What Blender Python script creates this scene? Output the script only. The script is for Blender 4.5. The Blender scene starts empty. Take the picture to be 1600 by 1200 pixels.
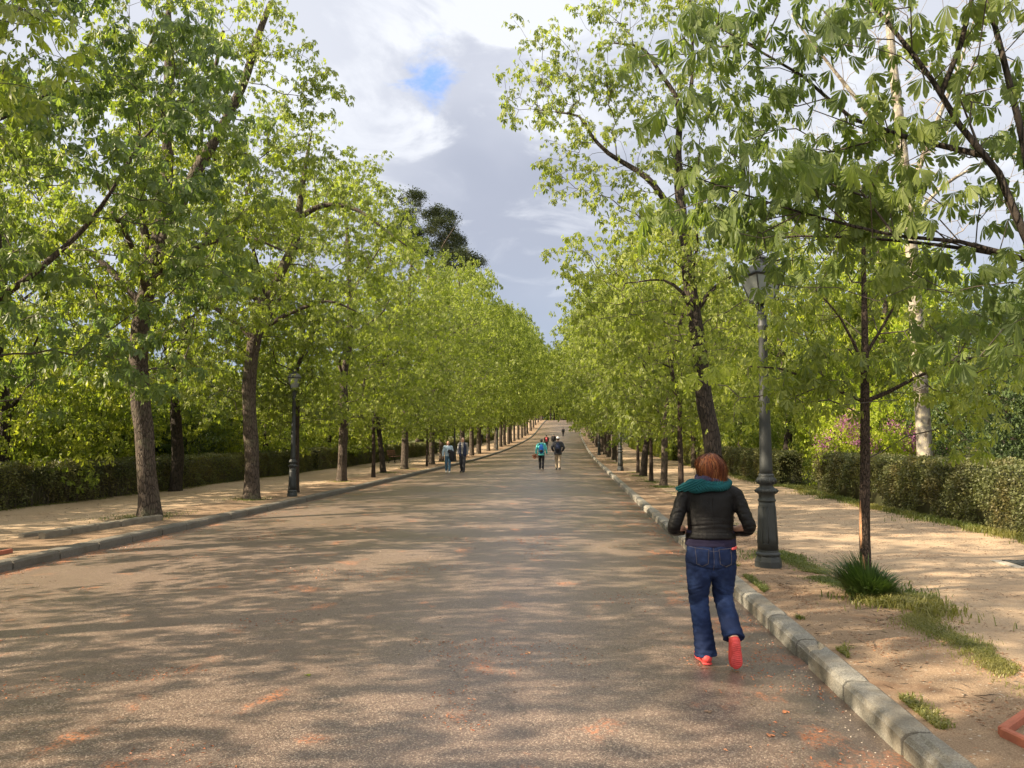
import bpy, math, random
import numpy as np
from mathutils import Vector, noise as mnoise
from mathutils.bvhtree import BVHTree

S = bpy.context.scene
COL = S.collection
rad = math.radians
# ------------------------------------------------------------------ camera
cam = bpy.data.cameras.new('camera')
cam.sensor_width = 36.0
cam.lens = 1202.0 / 1600.0 * 36.0
cam.clip_start = 0.05
cam.clip_end = 2000
camo = bpy.data.objects.new('camera', cam)
COL.objects.link(camo)
camo.location = (0, 0, 1.70)
camo.rotation_euler = (rad(90 + 4.2346), 0, rad(4.4121))
S.camera = camo
# ------------------------------------------------------------------ render settings
S.render.engine = 'CYCLES'
S.cycles.max_bounces = 5
S.cycles.diffuse_bounces = 3
S.cycles.glossy_bounces = 3
S.cycles.transmission_bounces = 3
S.cycles.transparent_max_bounces = 6
S.cycles.sample_clamp_indirect = 6
S.cycles.use_denoising = True
S.view_settings.view_transform = 'Standard'
S.view_settings.look = 'None'
S.view_settings.exposure = 1.73
S.view_settings.gamma = 1
# ------------------------------------------------------------------ sun and sky
SUN_EL, SUN_AZ = 31.0, 250.0          # azimuth clockwise from +Y (north), so 250 is left and a little behind
sd = Vector((math.sin(rad(SUN_AZ)) * math.cos(rad(SUN_EL)), math.cos(rad(SUN_AZ)) * math.cos(rad(SUN_EL)), math.sin(rad(SUN_EL))))
sun = bpy.data.lights.new('sun', 'SUN')
sun.energy = 5.0
sun.angle = rad(0.55)
sun.color = (1.0, 0.83, 0.60)
suno = bpy.data.objects.new('sun', sun)
COL.objects.link(suno)
suno.rotation_euler = sd.to_track_quat('Z', 'Y').to_euler()
W = bpy.data.worlds.new('World')
S.world = W
W.use_nodes = True


class NT:
    """small helper for node trees"""
    def __init__(s, nt):
        s.nt = nt
        nt.nodes.clear()

    def n(s, typ, ins=None, **kw):
        nd = s.nt.nodes.new(typ)
        for k, v in kw.items():
            setattr(nd, k, v)
        for k, v in (ins or {}).items():
            if isinstance(v, bpy.types.NodeSocket):
                s.nt.links.new(v, nd.inputs[k])
            else:
                nd.inputs[k].default_value = v
        return nd

    def math(s, op, a, b=0.0, c=None, clamp=False):
        ins = {0: a, 1: b}
        if c is not None:
            ins[2] = c
        return s.n('ShaderNodeMath', ins, operation=op, use_clamp=clamp).outputs[0]

    def mix(s, f, a, b, blend='MIX'):
        nd = s.n('ShaderNodeMix', None, data_type='RGBA', blend_type=blend)
        for i, v in ((0, f), (6, a), (7, b)):
            if isinstance(v, bpy.types.NodeSocket):
                s.nt.links.new(v, nd.inputs[i])
            else:
                nd.inputs[i].default_value = (v if i == 0 else (tuple(v) + (1,))[:4])
        return nd.outputs[2]

    def ramp(s, fac, stops):
        r = s.n('ShaderNodeValToRGB', {0: fac})
        e = r.color_ramp.elements
        while len(e) < len(stops):
            e.new(0.5)
        for el, (p, c) in zip(e, stops):
            el.position = p
            el.color = (c, c, c, 1) if isinstance(c, (int, float)) else tuple(c) + (1,)
        return r.outputs[0]

    def noise(s, vec, scale, detail=3, rough=0.5, dist=0.0):
        ins = {'Scale': scale, 'Detail': detail, 'Roughness': rough, 'Distortion': dist}
        if vec is not None:
            ins['Vector'] = vec
        return s.n('ShaderNodeTexNoise', ins).outputs[0]

    def maprange(s, v, a, b, c=0.0, d=1.0, smooth=True):
        return s.n('ShaderNodeMapRange', {0: v, 1: a, 2: b, 3: c, 4: d}, interpolation_type='SMOOTHSTEP' if smooth else 'LINEAR').outputs[0]


def build_world():
    t = NT(W.node_tree)
    sky = t.n('ShaderNodeTexSky', None, sky_type='NISHITA', sun_disc=False, sun_elevation=rad(SUN_EL), sun_rotation=rad(SUN_AZ),
              air_density=1.0, dust_density=1.0, ozone_density=1.0)
    tc = t.n('ShaderNodeTexCoord')
    d = tc.outputs['Generated']
    sep = t.n('ShaderNodeSeparateXYZ', {0: d})
    zc = t.math('MAXIMUM', sep.outputs[2], 0.03)
    den = t.math('ADD', zc, 0.18)
    u = t.math('DIVIDE', sep.outputs[0], den)
    v = t.math('DIVIDE', sep.outputs[1], den)
    pl = t.n('ShaderNodeCombineXYZ', {0: u, 1: v, 2: 3.7}).outputs[0]
    big = t.noise(pl, 1.15, 4, 0.5, 0.3)
    mid = t.noise(pl, 3.0, 8, 0.58, 0.6)
    fine = t.noise(pl, 7.0, 8, 0.6, 0.4)

    def toward(vec, a, b):
        dp = t.n('ShaderNodeVectorMath', {0: d, 1: vec}, operation='DOT_PRODUCT').outputs['Value']
        return t.maprange(dp, math.cos(rad(a)), math.cos(rad(b)))
    # cloud deck: lavender grey bodies, bright wispy edges
    body = t.mix(t.maprange(big, 0.35, 0.66), (0.155, 0.166, 0.200), (0.218, 0.227, 0.258))
    bright = t.math('MULTIPLY', t.maprange(mid, 0.47, 0.64), 0.9)
    brdir = toward((-0.09, 0.885, 0.44), 13, 2)        # the bright break in the deck
    lefth = toward((-0.50, 0.77, 0.42), 22, 4)
    righth = toward((0.42, 0.80, 0.42), 22, 6)
    amt = t.math('ADD', t.math('MULTIPLY', bright, 0.55), t.math('MULTIPLY', brdir, t.maprange(mid, 0.42, 0.60)), clamp=True)
    amt = t.math('ADD', amt, t.math('MULTIPLY', t.math('ADD', lefth, righth), 0.40), clamp=True)
    cl = t.mix(amt, body, (0.305, 0.312, 0.33))
    # low bank toward the end of the avenue is slate blue
    low = t.maprange(sep.outputs[2], 0.07, 0.30)
    cl = t.mix(low, (0.142, 0.165, 0.210), cl)
    # unseen sky overhead and behind the camera, brightened to add fill light
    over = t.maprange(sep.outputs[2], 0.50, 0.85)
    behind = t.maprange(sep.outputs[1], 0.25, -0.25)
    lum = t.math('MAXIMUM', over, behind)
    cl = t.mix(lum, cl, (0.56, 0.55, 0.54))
    # hole of blue
    hd = (-0.166, 0.882, 0.441)
    dp = t.n('ShaderNodeVectorMath', {0: d, 1: hd}, operation='DISTANCE').outputs['Value']
    dd = t.math('ADD', dp, t.math('MULTIPLY', t.math('SUBTRACT', fine, 0.5), 0.16))
    hole = t.maprange(dd, 0.040, -0.004)
    blue = t.mix(0.35, (0.06, 0.15, 0.40), t.n('ShaderNodeVectorMath', {0: sky.outputs[0], 'Scale': 0.1}, operation='SCALE').outputs[0])
    col = t.mix(t.math('MULTIPLY', hole, 0.85), cl, blue)
    ground = t.maprange(sep.outputs[2], -0.02, 0.0)
    col = t.mix(ground, (0.10, 0.09, 0.06), col)
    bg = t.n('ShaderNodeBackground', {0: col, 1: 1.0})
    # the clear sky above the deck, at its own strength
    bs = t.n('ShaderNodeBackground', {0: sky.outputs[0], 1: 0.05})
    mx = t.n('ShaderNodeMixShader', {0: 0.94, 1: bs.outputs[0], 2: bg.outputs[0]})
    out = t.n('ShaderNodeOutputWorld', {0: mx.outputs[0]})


build_world()
W.cycles.sampling_method = 'MANUAL'
W.cycles.sample_map_resolution = 512

# ------------------------------------------------------------------ helpers
ZY = [-80, 0, 22, 30, 42, 57, 72, 87, 111, 128, 143, 159, 190, 223, 240, 256, 275, 600]
ZZ = [0, 0, 0, .04, .11, .18, .36, .62, 1.28, 1.80, 2.38, 3.25, 5.5, 7.55, 8.1, 8.2, 7.4, 7.4]
_yy = np.arange(-80, 600, 1.0)
_zz = np.interp(_yy, ZY, ZZ)
_k = np.exp(-0.5 * (np.arange(-12, 13) / 4.0) ** 2)
_k /= _k.sum()
_zs = np.convolve(np.pad(_zz, 12, mode='edge'), _k, 'valid')


def H0(y):
    return np.interp(y, _yy, _zs)


KL, KR = -7.37, 1.76          # kerb lines


def lumpy(x, y):
    return 0.012 * math.sin(x * 1.7 + y * .6) + 0.010 * math.sin(x * 3.1 - y * 1.3 + 1) if (x > KR + .5 or x < KL - .5) else 0.0


def HG(x, y):
    """walking level at a point"""
    if KL <= x <= KR:
        c = (x - (KL + KR) / 2) / ((KR - KL) / 2)
        return float(H0(y)) + 0.09 * (1 - c * c)
    return float(H0(y)) + 0.11 + lumpy(x, y)


def mesh_np(name, verts, faces_flat, counts, smooth=False, uv=None):
    me = bpy.data.meshes.new(name)
    verts = np.asarray(verts, dtype=np.float32).reshape(-1, 3)
    faces_flat = np.asarray(faces_flat, dtype=np.int32).ravel()
    counts = np.asarray(counts, dtype=np.int32)
    me.vertices.add(len(verts))
    me.vertices.foreach_set('co', verts.ravel())
    me.loops.add(len(faces_flat))
    me.loops.foreach_set('vertex_index', faces_flat)
    me.polygons.add(len(counts))
    st = np.zeros(len(counts), dtype=np.int32)
    st[1:] = np.cumsum(counts)[:-1]
    me.polygons.foreach_set('loop_start', st)
    me.polygons.foreach_set('loop_total', counts)
    me.polygons.foreach_set('use_smooth', np.full(len(counts), smooth, dtype=bool))
    if uv is not None:
        l = me.uv_layers.new(name='UVMap')
        l.data.foreach_set('uv', np.asarray(uv, dtype=np.float32)[faces_flat].ravel())
    me.update(calc_edges=True)
    me.validate()
    return me


class MB:
    """collects quads / tris"""
    def __init__(s):
        s.v, s.f, s.n = [], [], 0

    def add(s, v, f):
        v = np.asarray(v, dtype=float).reshape(-1, 3)
        s.v.append(v)
        s.f += [tuple(i + s.n for i in q) for q in f]
        s.n += len(v)

    def box(s, c, size, rz=0.0, taper=1.0, bev=0.0):
        hx, hy, hz = size[0] / 2, size[1] / 2, size[2] / 2
        if bev <= 0:
            P = [(sx * hx * (taper if sz > 0 else 1), sy * hy * (taper if sz > 0 else 1), sz * hz) for sz in (-1, 1) for sx, sy in ((-1, -1), (1, -1), (1, 1), (-1, 1))]
            F = [(3, 2, 1, 0), (4, 5, 6, 7), (0, 1, 5, 4), (1, 2, 6, 5), (2, 3, 7, 6), (3, 0, 4, 7)]
        else:
            P, F = [], []
            for z, ins in ((-hz, bev), (-hz + bev, 0), (hz - bev, 0), (hz, bev)):
                for sx, sy in ((-1, -1), (1, -1), (1, 1), (-1, 1)):
                    P.append((sx * (hx - ins), sy * (hy - ins), z))
            for k in range(3):
                for i in range(4):
                    j = (i + 1) % 4
                    F.append((k * 4 + i, k * 4 + j, k * 4 + 4 + j, k * 4 + 4 + i))
            F += [(3, 2, 1, 0), (12, 13, 14, 15)]
        P = np.array(P)
        ca, sa = math.cos(rz), math.sin(rz)
        P = P @ np.array([[ca, sa, 0], [-sa, ca, 0], [0, 0, 1]]) + np.array(c)
        s.add(P, F)

    def lathe(s, prof, n=20, c=(0, 0, 0), rot=0.0):
        P, F = [], []
        for r, z in prof:
            for i in range(n):
                a = 2 * math.pi * i / n + rot
                P.append((c[0] + r * math.cos(a), c[1] + r * math.sin(a), c[2] + z))
        m = len(prof)
        for k in range(m - 1):
            for i in range(n):
                j = (i + 1) % n
                F.append((k * n + i, k * n + j, (k + 1) * n + j, (k + 1) * n + i))
        F.append(tuple(range(n))[::-1])
        F.append(tuple((m - 1) * n + i for i in range(n)))
        s.add(P, F)

    def tube(s, pts, rr, n=8, cap=True, ry=None, ref=None):
        P, F = loft(pts, rr, ry if ry is not None else rr, n, ref)
        m = len(pts)
        if cap:
            F.append(tuple(range(n))[::-1])
            F.append(tuple((m - 1) * n + i for i in range(n)))
        s.add(P, F)

    def mesh(s, name, smooth=False):
        v = np.concatenate(s.v) if s.v else np.zeros((0, 3))
        return mesh_np(name, v, np.array([i for q in s.f for i in q], dtype=np.int32), [len(q) for q in s.f], smooth)


def loft(pts, rx, ry, n, ref=None):
    pts = np.asarray(pts, dtype=float)
    m = len(pts)
    if np.isscalar(rx):
        rx = [rx] * m
    if np.isscalar(ry):
        ry = [ry] * m
    T = np.gradient(pts, axis=0)
    T /= np.linalg.norm(T, axis=1)[:, None] + 1e-9
    P = []
    prev = np.array(ref if ref is not None else ((1, 0, 0) if abs(T[0][0]) < .8 else (0, 1, 0)), dtype=float)
    for k in range(m):
        a = prev - T[k] * (prev @ T[k])
        a /= np.linalg.norm(a) + 1e-9
        b = np.cross(T[k], a)
        if ref is None:
            prev = a
        for i in range(n):
            t = 2 * math.pi * i / n
            P.append(pts[k] + a * rx[k] * math.cos(t) + b * ry[k] * math.sin(t))
    F = []
    for k in range(m - 1):
        for i in range(n):
            j = (i + 1) % n
            F.append((k * n + i, k * n + j, (k + 1) * n + j, (k + 1) * n + i))
    return P, F


def link(name, me, mat=None, parent=None, loc=None):
    o = bpy.data.objects.new(name, me)
    COL.objects.link(o)
    if mat is not None:
        me.materials.append(mat)
    if parent is not None:
        o.parent = parent
    if loc is not None:
        o.location = loc
    return o


def tag(o, label=None, cat=None, group=None, kind=None):
    if label:
        o['label'] = label
    if cat:
        o['category'] = cat
    if group:
        o['group'] = group
    if kind:
        o['kind'] = kind
    return o


def thing(name, label, cat, loc=(0, 0, 0), rz=0.0, group=None):
    o = bpy.data.objects.new(name, None)
    COL.objects.link(o)
    o.empty_display_size = 0.2
    o.location = loc
    o.rotation_euler = (0, 0, rz)
    return tag(o, label, cat, group)


def dup(root, label, loc, rz=0.0, sc=(1, 1, 1), group=None):
    r = root.copy()
    COL.objects.link(r)
    r.location, r.rotation_euler, r.scale = loc, (0, 0, rz), sc
    tag(r, label, None, group)
    for ch in list(root.children):
        c = ch.copy()
        COL.objects.link(c)
        c.parent = r
        for g in list(ch.children):
            e = g.copy()
            COL.objects.link(e)
            e.parent = c
    return r


ORD = 'zeroth first second third fourth fifth sixth seventh eighth ninth tenth eleventh twelfth thirteenth fourteenth fifteenth sixteenth seventeenth eighteenth nineteenth'.split()


# ------------------------------------------------------------------ materials
def mat(name):
    m = bpy.data.materials.new(name)
    m.use_nodes = True
    t = NT(m.node_tree)
    out = t.n('ShaderNodeOutputMaterial')
    return m, t, out


def simple(name, col, rough=0.6, metal=0.0, var=0.12, scale=20.0, bump=0.0, bscale=60.0, spec=0.5):
    m, t, out = mat(name)
    tc = t.n('ShaderNodeTexCoord').outputs['Object']
    nz = t.noise(tc, scale, 4, 0.6)
    dark = tuple(c * (1 - var * 2) for c in col)
    lite = tuple(min(1, c * (1 + var * 2)) for c in col)
    c = t.mix(nz, dark, lite)
    p = t.n('ShaderNodeBsdfPrincipled', {'Base Color': c, 'Roughness': rough, 'Metallic': metal, 'Specular IOR Level': spec})
    if bump:
        b = t.n('ShaderNodeBump', {'Strength': bump, 'Distance': 0.01, 'Height': t.noise(tc, bscale, 4, 0.6)})
        t.nt.links.new(b.outputs[0], p.inputs['Normal'])
    t.nt.links.new(p.outputs[0], out.inputs[0])
    return m


def leaf_mat(name, a, b, young, trans=0.45, vein=False, rough=0.45, tint=(1.65, 1.8, 0.65), bron=0.0):
    m, t, out = mat(name)
    isl = t.n('ShaderNodeNewGeometry').outputs['Random Per Island']
    oi = t.n('ShaderNodeObjectInfo').outputs['Random']
    tc = t.n('ShaderNodeTexCoord')
    big = t.noise(tc.outputs['Object'], 0.55, 2, 0.5)
    c = t.mix(isl, a, b)
    yf = t.math('MULTIPLY', t.maprange(t.math('ADD', big, t.math('MULTIPLY', isl, 0.12)), 0.50, 0.72), 0.8)
    c = t.mix(yf, c, young)
    c = t.mix(t.math('MULTIPLY', oi, 0.22), c, young)
    if bron:
        c = t.mix(t.math('MULTIPLY', t.maprange(t.noise(tc.outputs['Object'], 1.3, 3, 0.6), 0.45, 0.7), bron), c, (0.13, 0.065, 0.025))
    tr = t.mix(1.0, c, tint, 'MULTIPLY')
    p = t.n('ShaderNodeBsdfPrincipled', {'Base Color': c, 'Roughness': rough, 'Specular IOR Level': 0.35})
    if vein:
        uv = t.n('ShaderNodeSeparateXYZ', {0: tc.outputs['UV']})
        # pinnate veins: chevrons from the midrib
        x = t.math('ABSOLUTE', t.math('SUBTRACT', uv.outputs[0], 0.5))
        s = t.math('SINE', t.math('MULTIPLY', t.math('SUBTRACT', uv.outputs[1], t.math('MULTIPLY', x, 0.7)), 75.0))
        bmp = t.n('ShaderNodeBump', {'Strength': 0.35, 'Distance': 0.003, 'Height': s})
        t.nt.links.new(bmp.outputs[0], p.inputs['Normal'])
    tb = t.n('ShaderNodeBsdfTranslucent', {0: tr})
    mx = t.n('ShaderNodeMixShader', {0: trans, 1: p.outputs[0], 2: tb.outputs[0]})
    t.nt.links.new(mx.outputs[0], out.inputs[0])
    return m


M = {}
M['leaf'] = leaf_mat('chestnut_leaf', (0.075, 0.105, 0.023), (0.178, 0.205, 0.040), (0.25, 0.285, 0.055), trans=.5)
M['leaf_near'] = leaf_mat('chestnut_leaf_near', (0.065, 0.102, 0.040), (0.125, 0.172, 0.056), (0.19, 0.23, 0.062), vein=True, trans=0.48)
M['leaf_wood'] = leaf_mat('woodland_leaf', (0.055, 0.085, 0.020), (0.15, 0.19, 0.038), (0.32, 0.33, 0.055), trans=.5)
M['leaf_lime'] = leaf_mat('bright_lime_leaf', (0.16, 0.22, 0.02), (0.27, 0.33, 0.03), (0.38, 0.40, 0.04), trans=0.5)
M['leaf_dark'] = leaf_mat('evergreen_leaf', (0.022, 0.045, 0.014), (0.045, 0.075, 0.02), (0.07, 0.10, 0.025), trans=0.15, tint=(1.1, 1.3, .6))
M['leaf_hedge'] = leaf_mat('hedge_leaf', (0.055, 0.068, 0.026), (0.115, 0.125, 0.048), (0.17, 0.17, 0.060), trans=0.25, bron=0.35)
M['needle'] = leaf_mat('pine_needle', (0.05, 0.07, 0.038), (0.09, 0.11, 0.058), (0.13, 0.14, 0.075), trans=0.1, tint=(1, 1.1, .8))
M['grass'] = leaf_mat('grass_blade', (0.065, 0.095, 0.025), (0.12, 0.145, 0.038), (0.21, 0.19, 0.06), trans=0.35)
M['blossom'] = leaf_mat('pink_blossom', (0.26, 0.09, 0.20), (0.38, 0.17, 0.30), (0.32, 0.12, 0.24), trans=0.3, tint=(1.2, .8, 1.1))


def bark_mat(name, a, b, moss=None, mottled=False, fs=1.0):
    m, t, out = mat(name)
    tc = t.n('ShaderNodeTexCoord').outputs['Object']
    mp = t.n('ShaderNodeMapping', {0: tc, 3: (1, 1, 0.22)}).outputs[0]
    v = t.n('ShaderNodeTexVoronoi', {'Vector': t.n('ShaderNodeVectorMath', {0: mp, 1: t.n('ShaderNodeVectorMath', {0: t.n('ShaderNodeTexNoise', {'Vector': mp, 'Scale': 9.0}).outputs[1], 'Scale': 0.06}, operation='SCALE').outputs[0]}, operation='ADD').outputs[0], 'Scale': 26.0 * fs}, feature='DISTANCE_TO_EDGE').outputs[0]
    crack = t.maprange(v, 0.0, 0.16)
    nz = t.noise(tc, 7, 5, 0.65)
    c = t.mix(nz, a, b)
    c = t.mix(crack, tuple(x * 0.62 for x in a), c)
    if mottled:
        f = t.noise(t.n('ShaderNodeMapping', {0: tc, 3: (1, 1, 0.5)}).outputs[0], 6.0, 2, 0.4)
        c = t.mix(t.ramp(f, [(0.44, 0), (0.47, 1)]), (0.11, 0.09, 0.068), (0.21, 0.19, 0.16))
        f2 = t.noise(tc, 11.0, 1, 0.4)
        c = t.mix(t.ramp(f2, [(0.58, 0), (0.6, 1)]), c, (0.30, 0.27, 0.19))
    if moss:
        c = t.mix(t.math('MULTIPLY', t.maprange(t.noise(tc, 2.2, 4, 0.7), 0.5, 0.7), 0.6), c, moss)
    hgt = t.math('ADD', t.math('MULTIPLY', crack, 0.8), t.math('MULTIPLY', t.noise(tc, 30, 4, 0.7), 0.5))
    bmp = t.n('ShaderNodeBump', {'Strength': 0.3 if mottled else 0.95, 'Distance': 0.02, 'Height': hgt})
    p = t.n('ShaderNodeBsdfPrincipled', {'Base Color': c, 'Roughness': 0.85, 'Specular IOR Level': 0.25, 'Normal': bmp.outputs[0]})
    t.nt.links.new(p.outputs[0], out.inputs[0])
    return m


M['bark'] = bark_mat('chestnut_bark', (0.050, 0.038, 0.030), (0.120, 0.093, 0.072), moss=(0.12, 0.12, 0.07))
M['bark_dark'] = bark_mat('dark_bark', (0.026, 0.021, 0.017), (0.065, 0.050, 0.039))
M['bark_smooth'] = bark_mat('young_bark', (0.040, 0.029, 0.023), (0.095, 0.066, 0.050), fs=2.6)
M['bark_pale'] = bark_mat('plane_bark', (0.25, 0.22, 0.17), (0.5, 0.45, 0.37), mottled=True)
M['twig'] = simple('twig', (0.055, 0.043, 0.033), 0.8, var=0.3)
M['twig_bare'] = simple('bare_twig', (0.20, 0.165, 0.13), 0.8, var=0.3)
M['iron'] = simple('green_grey_cast_iron', (0.026, 0.030, 0.031), 0.6, metal=0.1, var=0.15, scale=9, bump=0.15, bscale=90)
M['glass'] = simple('frosted_lantern_glass', (0.20, 0.22, 0.22), 0.4, var=0.08)
M['stone'] = simple('rough_edging_stone', (0.15, 0.13, 0.10), 0.9, var=0.22, scale=8, bump=0.6, bscale=30)
M['brick'] = simple('terracotta_edging', (0.30, 0.095, 0.055), 0.85, var=0.2, scale=14, bump=0.35, bscale=45)
M['wood_red'] = simple('bench_wood', (0.14, 0.055, 0.035), 0.6, var=0.2, scale=12)


def granite(name, base):
    m, t, out = mat(name)
    tc = t.n('ShaderNodeTexCoord').outputs['Object']
    fine = t.n('ShaderNodeTexVoronoi', {'Vector': tc, 'Scale': 170.0}).outputs[1]
    sp = t.n('ShaderNodeSeparateColor', {0: fine}).outputs[0]
    c = t.mix(t.ramp(sp, [(0.0, 0.0), (1.0, 1.0)]), tuple(x * 0.55 for x in base), tuple(x * 1.45 for x in base))
    lg = t.noise(tc, 1.6, 5, 0.7)
    c = t.mix(t.math('MULTIPLY', t.maprange(lg, 0.42, 0.66), 0.65), c, (base[0] * 0.62, base[1] * 0.52, base[2] * 0.38))
    isl = t.n('ShaderNodeNewGeometry').outputs['Random Per Island']
    c = t.mix(t.math('MULTIPLY', isl, 0.35), c, tuple(x * 0.6 for x in base))
    bmp = t.n('ShaderNodeBump', {'Strength': 0.6, 'Distance': 0.008, 'Height': t.noise(tc, 55, 6, 0.7)})
    p = t.n('ShaderNodeBsdfPrincipled', {'Base Color': c, 'Roughness': 0.8, 'Normal': bmp.outputs[0]})
    t.nt.links.new(p.outputs[0], out.inputs[0])
    return m


M['granite'] = granite('granite_kerb', (0.19, 0.18, 0.155))
M['kerb_dark'] = granite('old_kerb', (0.115, 0.105, 0.088))


def road_mat():
    m, t, out = mat('worn_asphalt')
    tc = t.n('ShaderNodeTexCoord').outputs['Object']
    sx = t.n('ShaderNodeSeparateXYZ', {0: tc})
    v = t.n('ShaderNodeTexVoronoi', {'Vector': tc, 'Scale': 150.0})
    rnd = t.n('ShaderNodeSeparateColor', {0: v.outputs[1]}).outputs[0]
    big = t.noise(tc, 0.35, 5, 0.6)
    c = t.mix(big, (0.092, 0.063, 0.049), (0.142, 0.099, 0.078))
    c = t.mix(t.maprange(rnd, 0.66, 1.0), c, (0.31, 0.245, 0.19))
    c = t.mix(t.maprange(rnd, 0.28, 0.0), c, (0.045, 0.036, 0.03))
    trk = t.noise(t.n('ShaderNodeMapping', {0: tc, 3: (1.3, .035, 1)}).outputs[0], 1.0, 4, .6)
    c = t.mix(t.math('MULTIPLY', t.maprange(trk, .42, .62), .28), c, (0.088, 0.061, 0.048))
    # sandy drift and older patches
    c = t.mix(t.math('MULTIPLY', t.maprange(t.noise(tc, 0.16, 4, 0.6), 0.5, 0.7), 0.35), c, (0.22, 0.175, 0.125))
    # fallen blossom dust: rusty red patches, drawn out along the road, more of it by the kerbs
    mp = t.n('ShaderNodeMapping', {0: tc, 3: (1.0, 0.75, 1)}).outputs[0]
    patch = t.noise(mp, 2.3, 3, 0.55, 0.3)
    spots = t.noise(tc, 45, 3, 0.6)
    edge = t.math('MAXIMUM', t.maprange(sx.outputs[0], 0.4, 1.9), t.maprange(sx.outputs[0], -6.2, -7.6))
    lim = t.math('SUBTRACT', 0.655, t.math('MULTIPLY', edge, 0.10))
    pf = t.math('MULTIPLY', t.maprange(t.math('SUBTRACT', patch, lim), -0.05, 0.09), t.maprange(spots, 0.42, 0.58))
    red = t.mix(t.noise(tc, 60, 2, 0.5), (0.34, 0.095, 0.045), (0.42, 0.20, 0.09))
    c = t.mix(t.math('MULTIPLY', pf, 0.95), c, red)
    damp = t.math('MULTIPLY', t.maprange(t.math('ADD', sx.outputs[0], t.math('MULTIPLY', t.noise(tc, 1.8, 4, .7), .9)), 1.62, 2.1), .55)
    c = t.mix(damp, c, (0.045, 0.037, 0.029))
    # transverse construction joints and hairline cracks
    wy = t.math('ADD', sx.outputs[1], t.math('MULTIPLY', t.noise(tc, 1.1, 3, 0.6), 0.22))
    crk = t.maprange(t.math('ABSOLUTE', t.math('SUBTRACT', wy, 14.6)), 0.0, 0.018, 1, 0)
    crk2 = t.n('ShaderNodeTexVoronoi', {'Vector': t.n('ShaderNodeVectorMath', {0: tc, 1: t.n('ShaderNodeTexNoise', {'Vector': tc, 'Scale': 2.0, 'Detail': 4.0}).outputs[1]}, operation='ADD').outputs[0], 'Scale': 0.16}, feature='DISTANCE_TO_EDGE').outputs[0]
    crk = t.math('MAXIMUM', crk, t.maprange(crk2, 0.0, 0.0022, 0.8, 0))
    c = t.mix(t.math('MULTIPLY', crk, 0.6), c, (0.03, 0.025, 0.02))
    hgt = t.math('SUBTRACT', t.math('ADD', t.math('MULTIPLY', v.outputs[0], -0.6), t.math('MULTIPLY', t.noise(tc, 3, 3, 0.5), 0.3)), t.math('MULTIPLY', crk, 0.8))
    bmp = t.n('ShaderNodeBump', {'Strength': 0.35, 'Distance': 0.003, 'Height': hgt})
    rg = t.maprange(big, 0.3, 0.7, 0.36, 0.50)
    p = t.n('ShaderNodeBsdfPrincipled', {'Base Color': c, 'Roughness': rg, 'Specular IOR Level': 0.55, 'Normal': bmp.outputs[0]})
    t.nt.links.new(p.outputs[0], out.inputs[0])
    return m


def dirt_mat(name, a, b, litter=0.3, green=0.0):
    m, t, out = mat(name)
    tc = t.n('ShaderNodeTexCoord').outputs['Object']
    c = t.mix(t.maprange(t.noise(tc, 0.6, 6, 0.65), 0.3, 0.7), a, b)
    sand = t.noise(tc, 120, 2, 0.7)
    c = t.mix(t.maprange(sand, 0.35, 0.75), tuple(x * 0.75 for x in a), c)
    v = t.n('ShaderNodeTexVoronoi', {'Vector': tc, 'Scale': 34.0})
    rnd = t.n('ShaderNodeSeparateColor', {0: v.outputs[1]}).outputs[0]
    peb = t.math('MULTIPLY', t.maprange(rnd, 0.86, 0.90), t.maprange(v.outputs[0], 0.34, 0.26))
    c = t.mix(t.math('MULTIPLY', peb, 0.7), c, (0.42, 0.37, 0.30))
    dk = t.math('MULTIPLY', t.maprange(rnd, 0.16, 0.10), t.maprange(v.outputs[0], 0.36, 0.26))
    c = t.mix(t.math('MULTIPLY', dk, 0.6), c, (0.10, 0.07, 0.045))
    soil = t.maprange(t.noise(tc, 1.5, 6, 0.7, 0.5), 0.54, 0.68)
    c = t.mix(t.math('MULTIPLY', soil, litter), c, (0.15, 0.09, 0.055))
    if green:
        c = t.mix(t.math('MULTIPLY', t.maprange(t.noise(tc, 0.5, 6, 0.7), 0.4, 0.6), green), c, (0.06, 0.095, 0.025))
    h = t.math('ADD', t.math('MULTIPLY', t.noise(tc, 5, 6, 0.7), 0.9), t.math('MULTIPLY', peb, 0.35))
    bmp = t.n('ShaderNodeBump', {'Strength': 0.6, 'Distance': 0.03, 'Height': h})
    p = t.n('ShaderNodeBsdfPrincipled', {'Base Color': c, 'Roughness': 0.95, 'Specular IOR Level': 0.15, 'Normal': bmp.outputs[0]})
    t.nt.links.new(p.outputs[0], out.inputs[0])
    return m


M['road'] = road_mat()
M['path'] = dirt_mat('sandy_path', (0.35, 0.255, 0.17), (0.48, 0.37, 0.255), 0.35)
M['strip'] = dirt_mat('tree_strip_earth', (0.22, 0.15, 0.098), (0.36, 0.265, 0.175), 0.8)
M['earth'] = dirt_mat('woodland_floor', (0.09, 0.07, 0.04), (0.15, 0.12, 0.07), 0.4, green=0.9)


# ------------------------------------------------------------------ ground, road, paths, kerbs
def grid_sheet(name, xs, ys, zf, m, smooth=True):
    xs, ys = np.asarray(xs, float), np.asarray(ys, float)
    X, Y = np.meshgrid(xs, ys)
    Z = np.vectorize(zf)(X, Y)
    V = np.stack([X, Y, Z], -1).reshape(-1, 3)
    nx, ny = len(xs), len(ys)
    i = np.arange(nx - 1)[None, :] + nx * np.arange(ny - 1)[:, None]
    F = np.stack([i, i + 1, i + 1 + nx, i + nx], -1).reshape(-1, 4)
    me = mesh_np(name, V, F, np.full(len(F), 4), smooth)
    o = link(name, me, m)
    tag(o, kind='structure')
    return o


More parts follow.
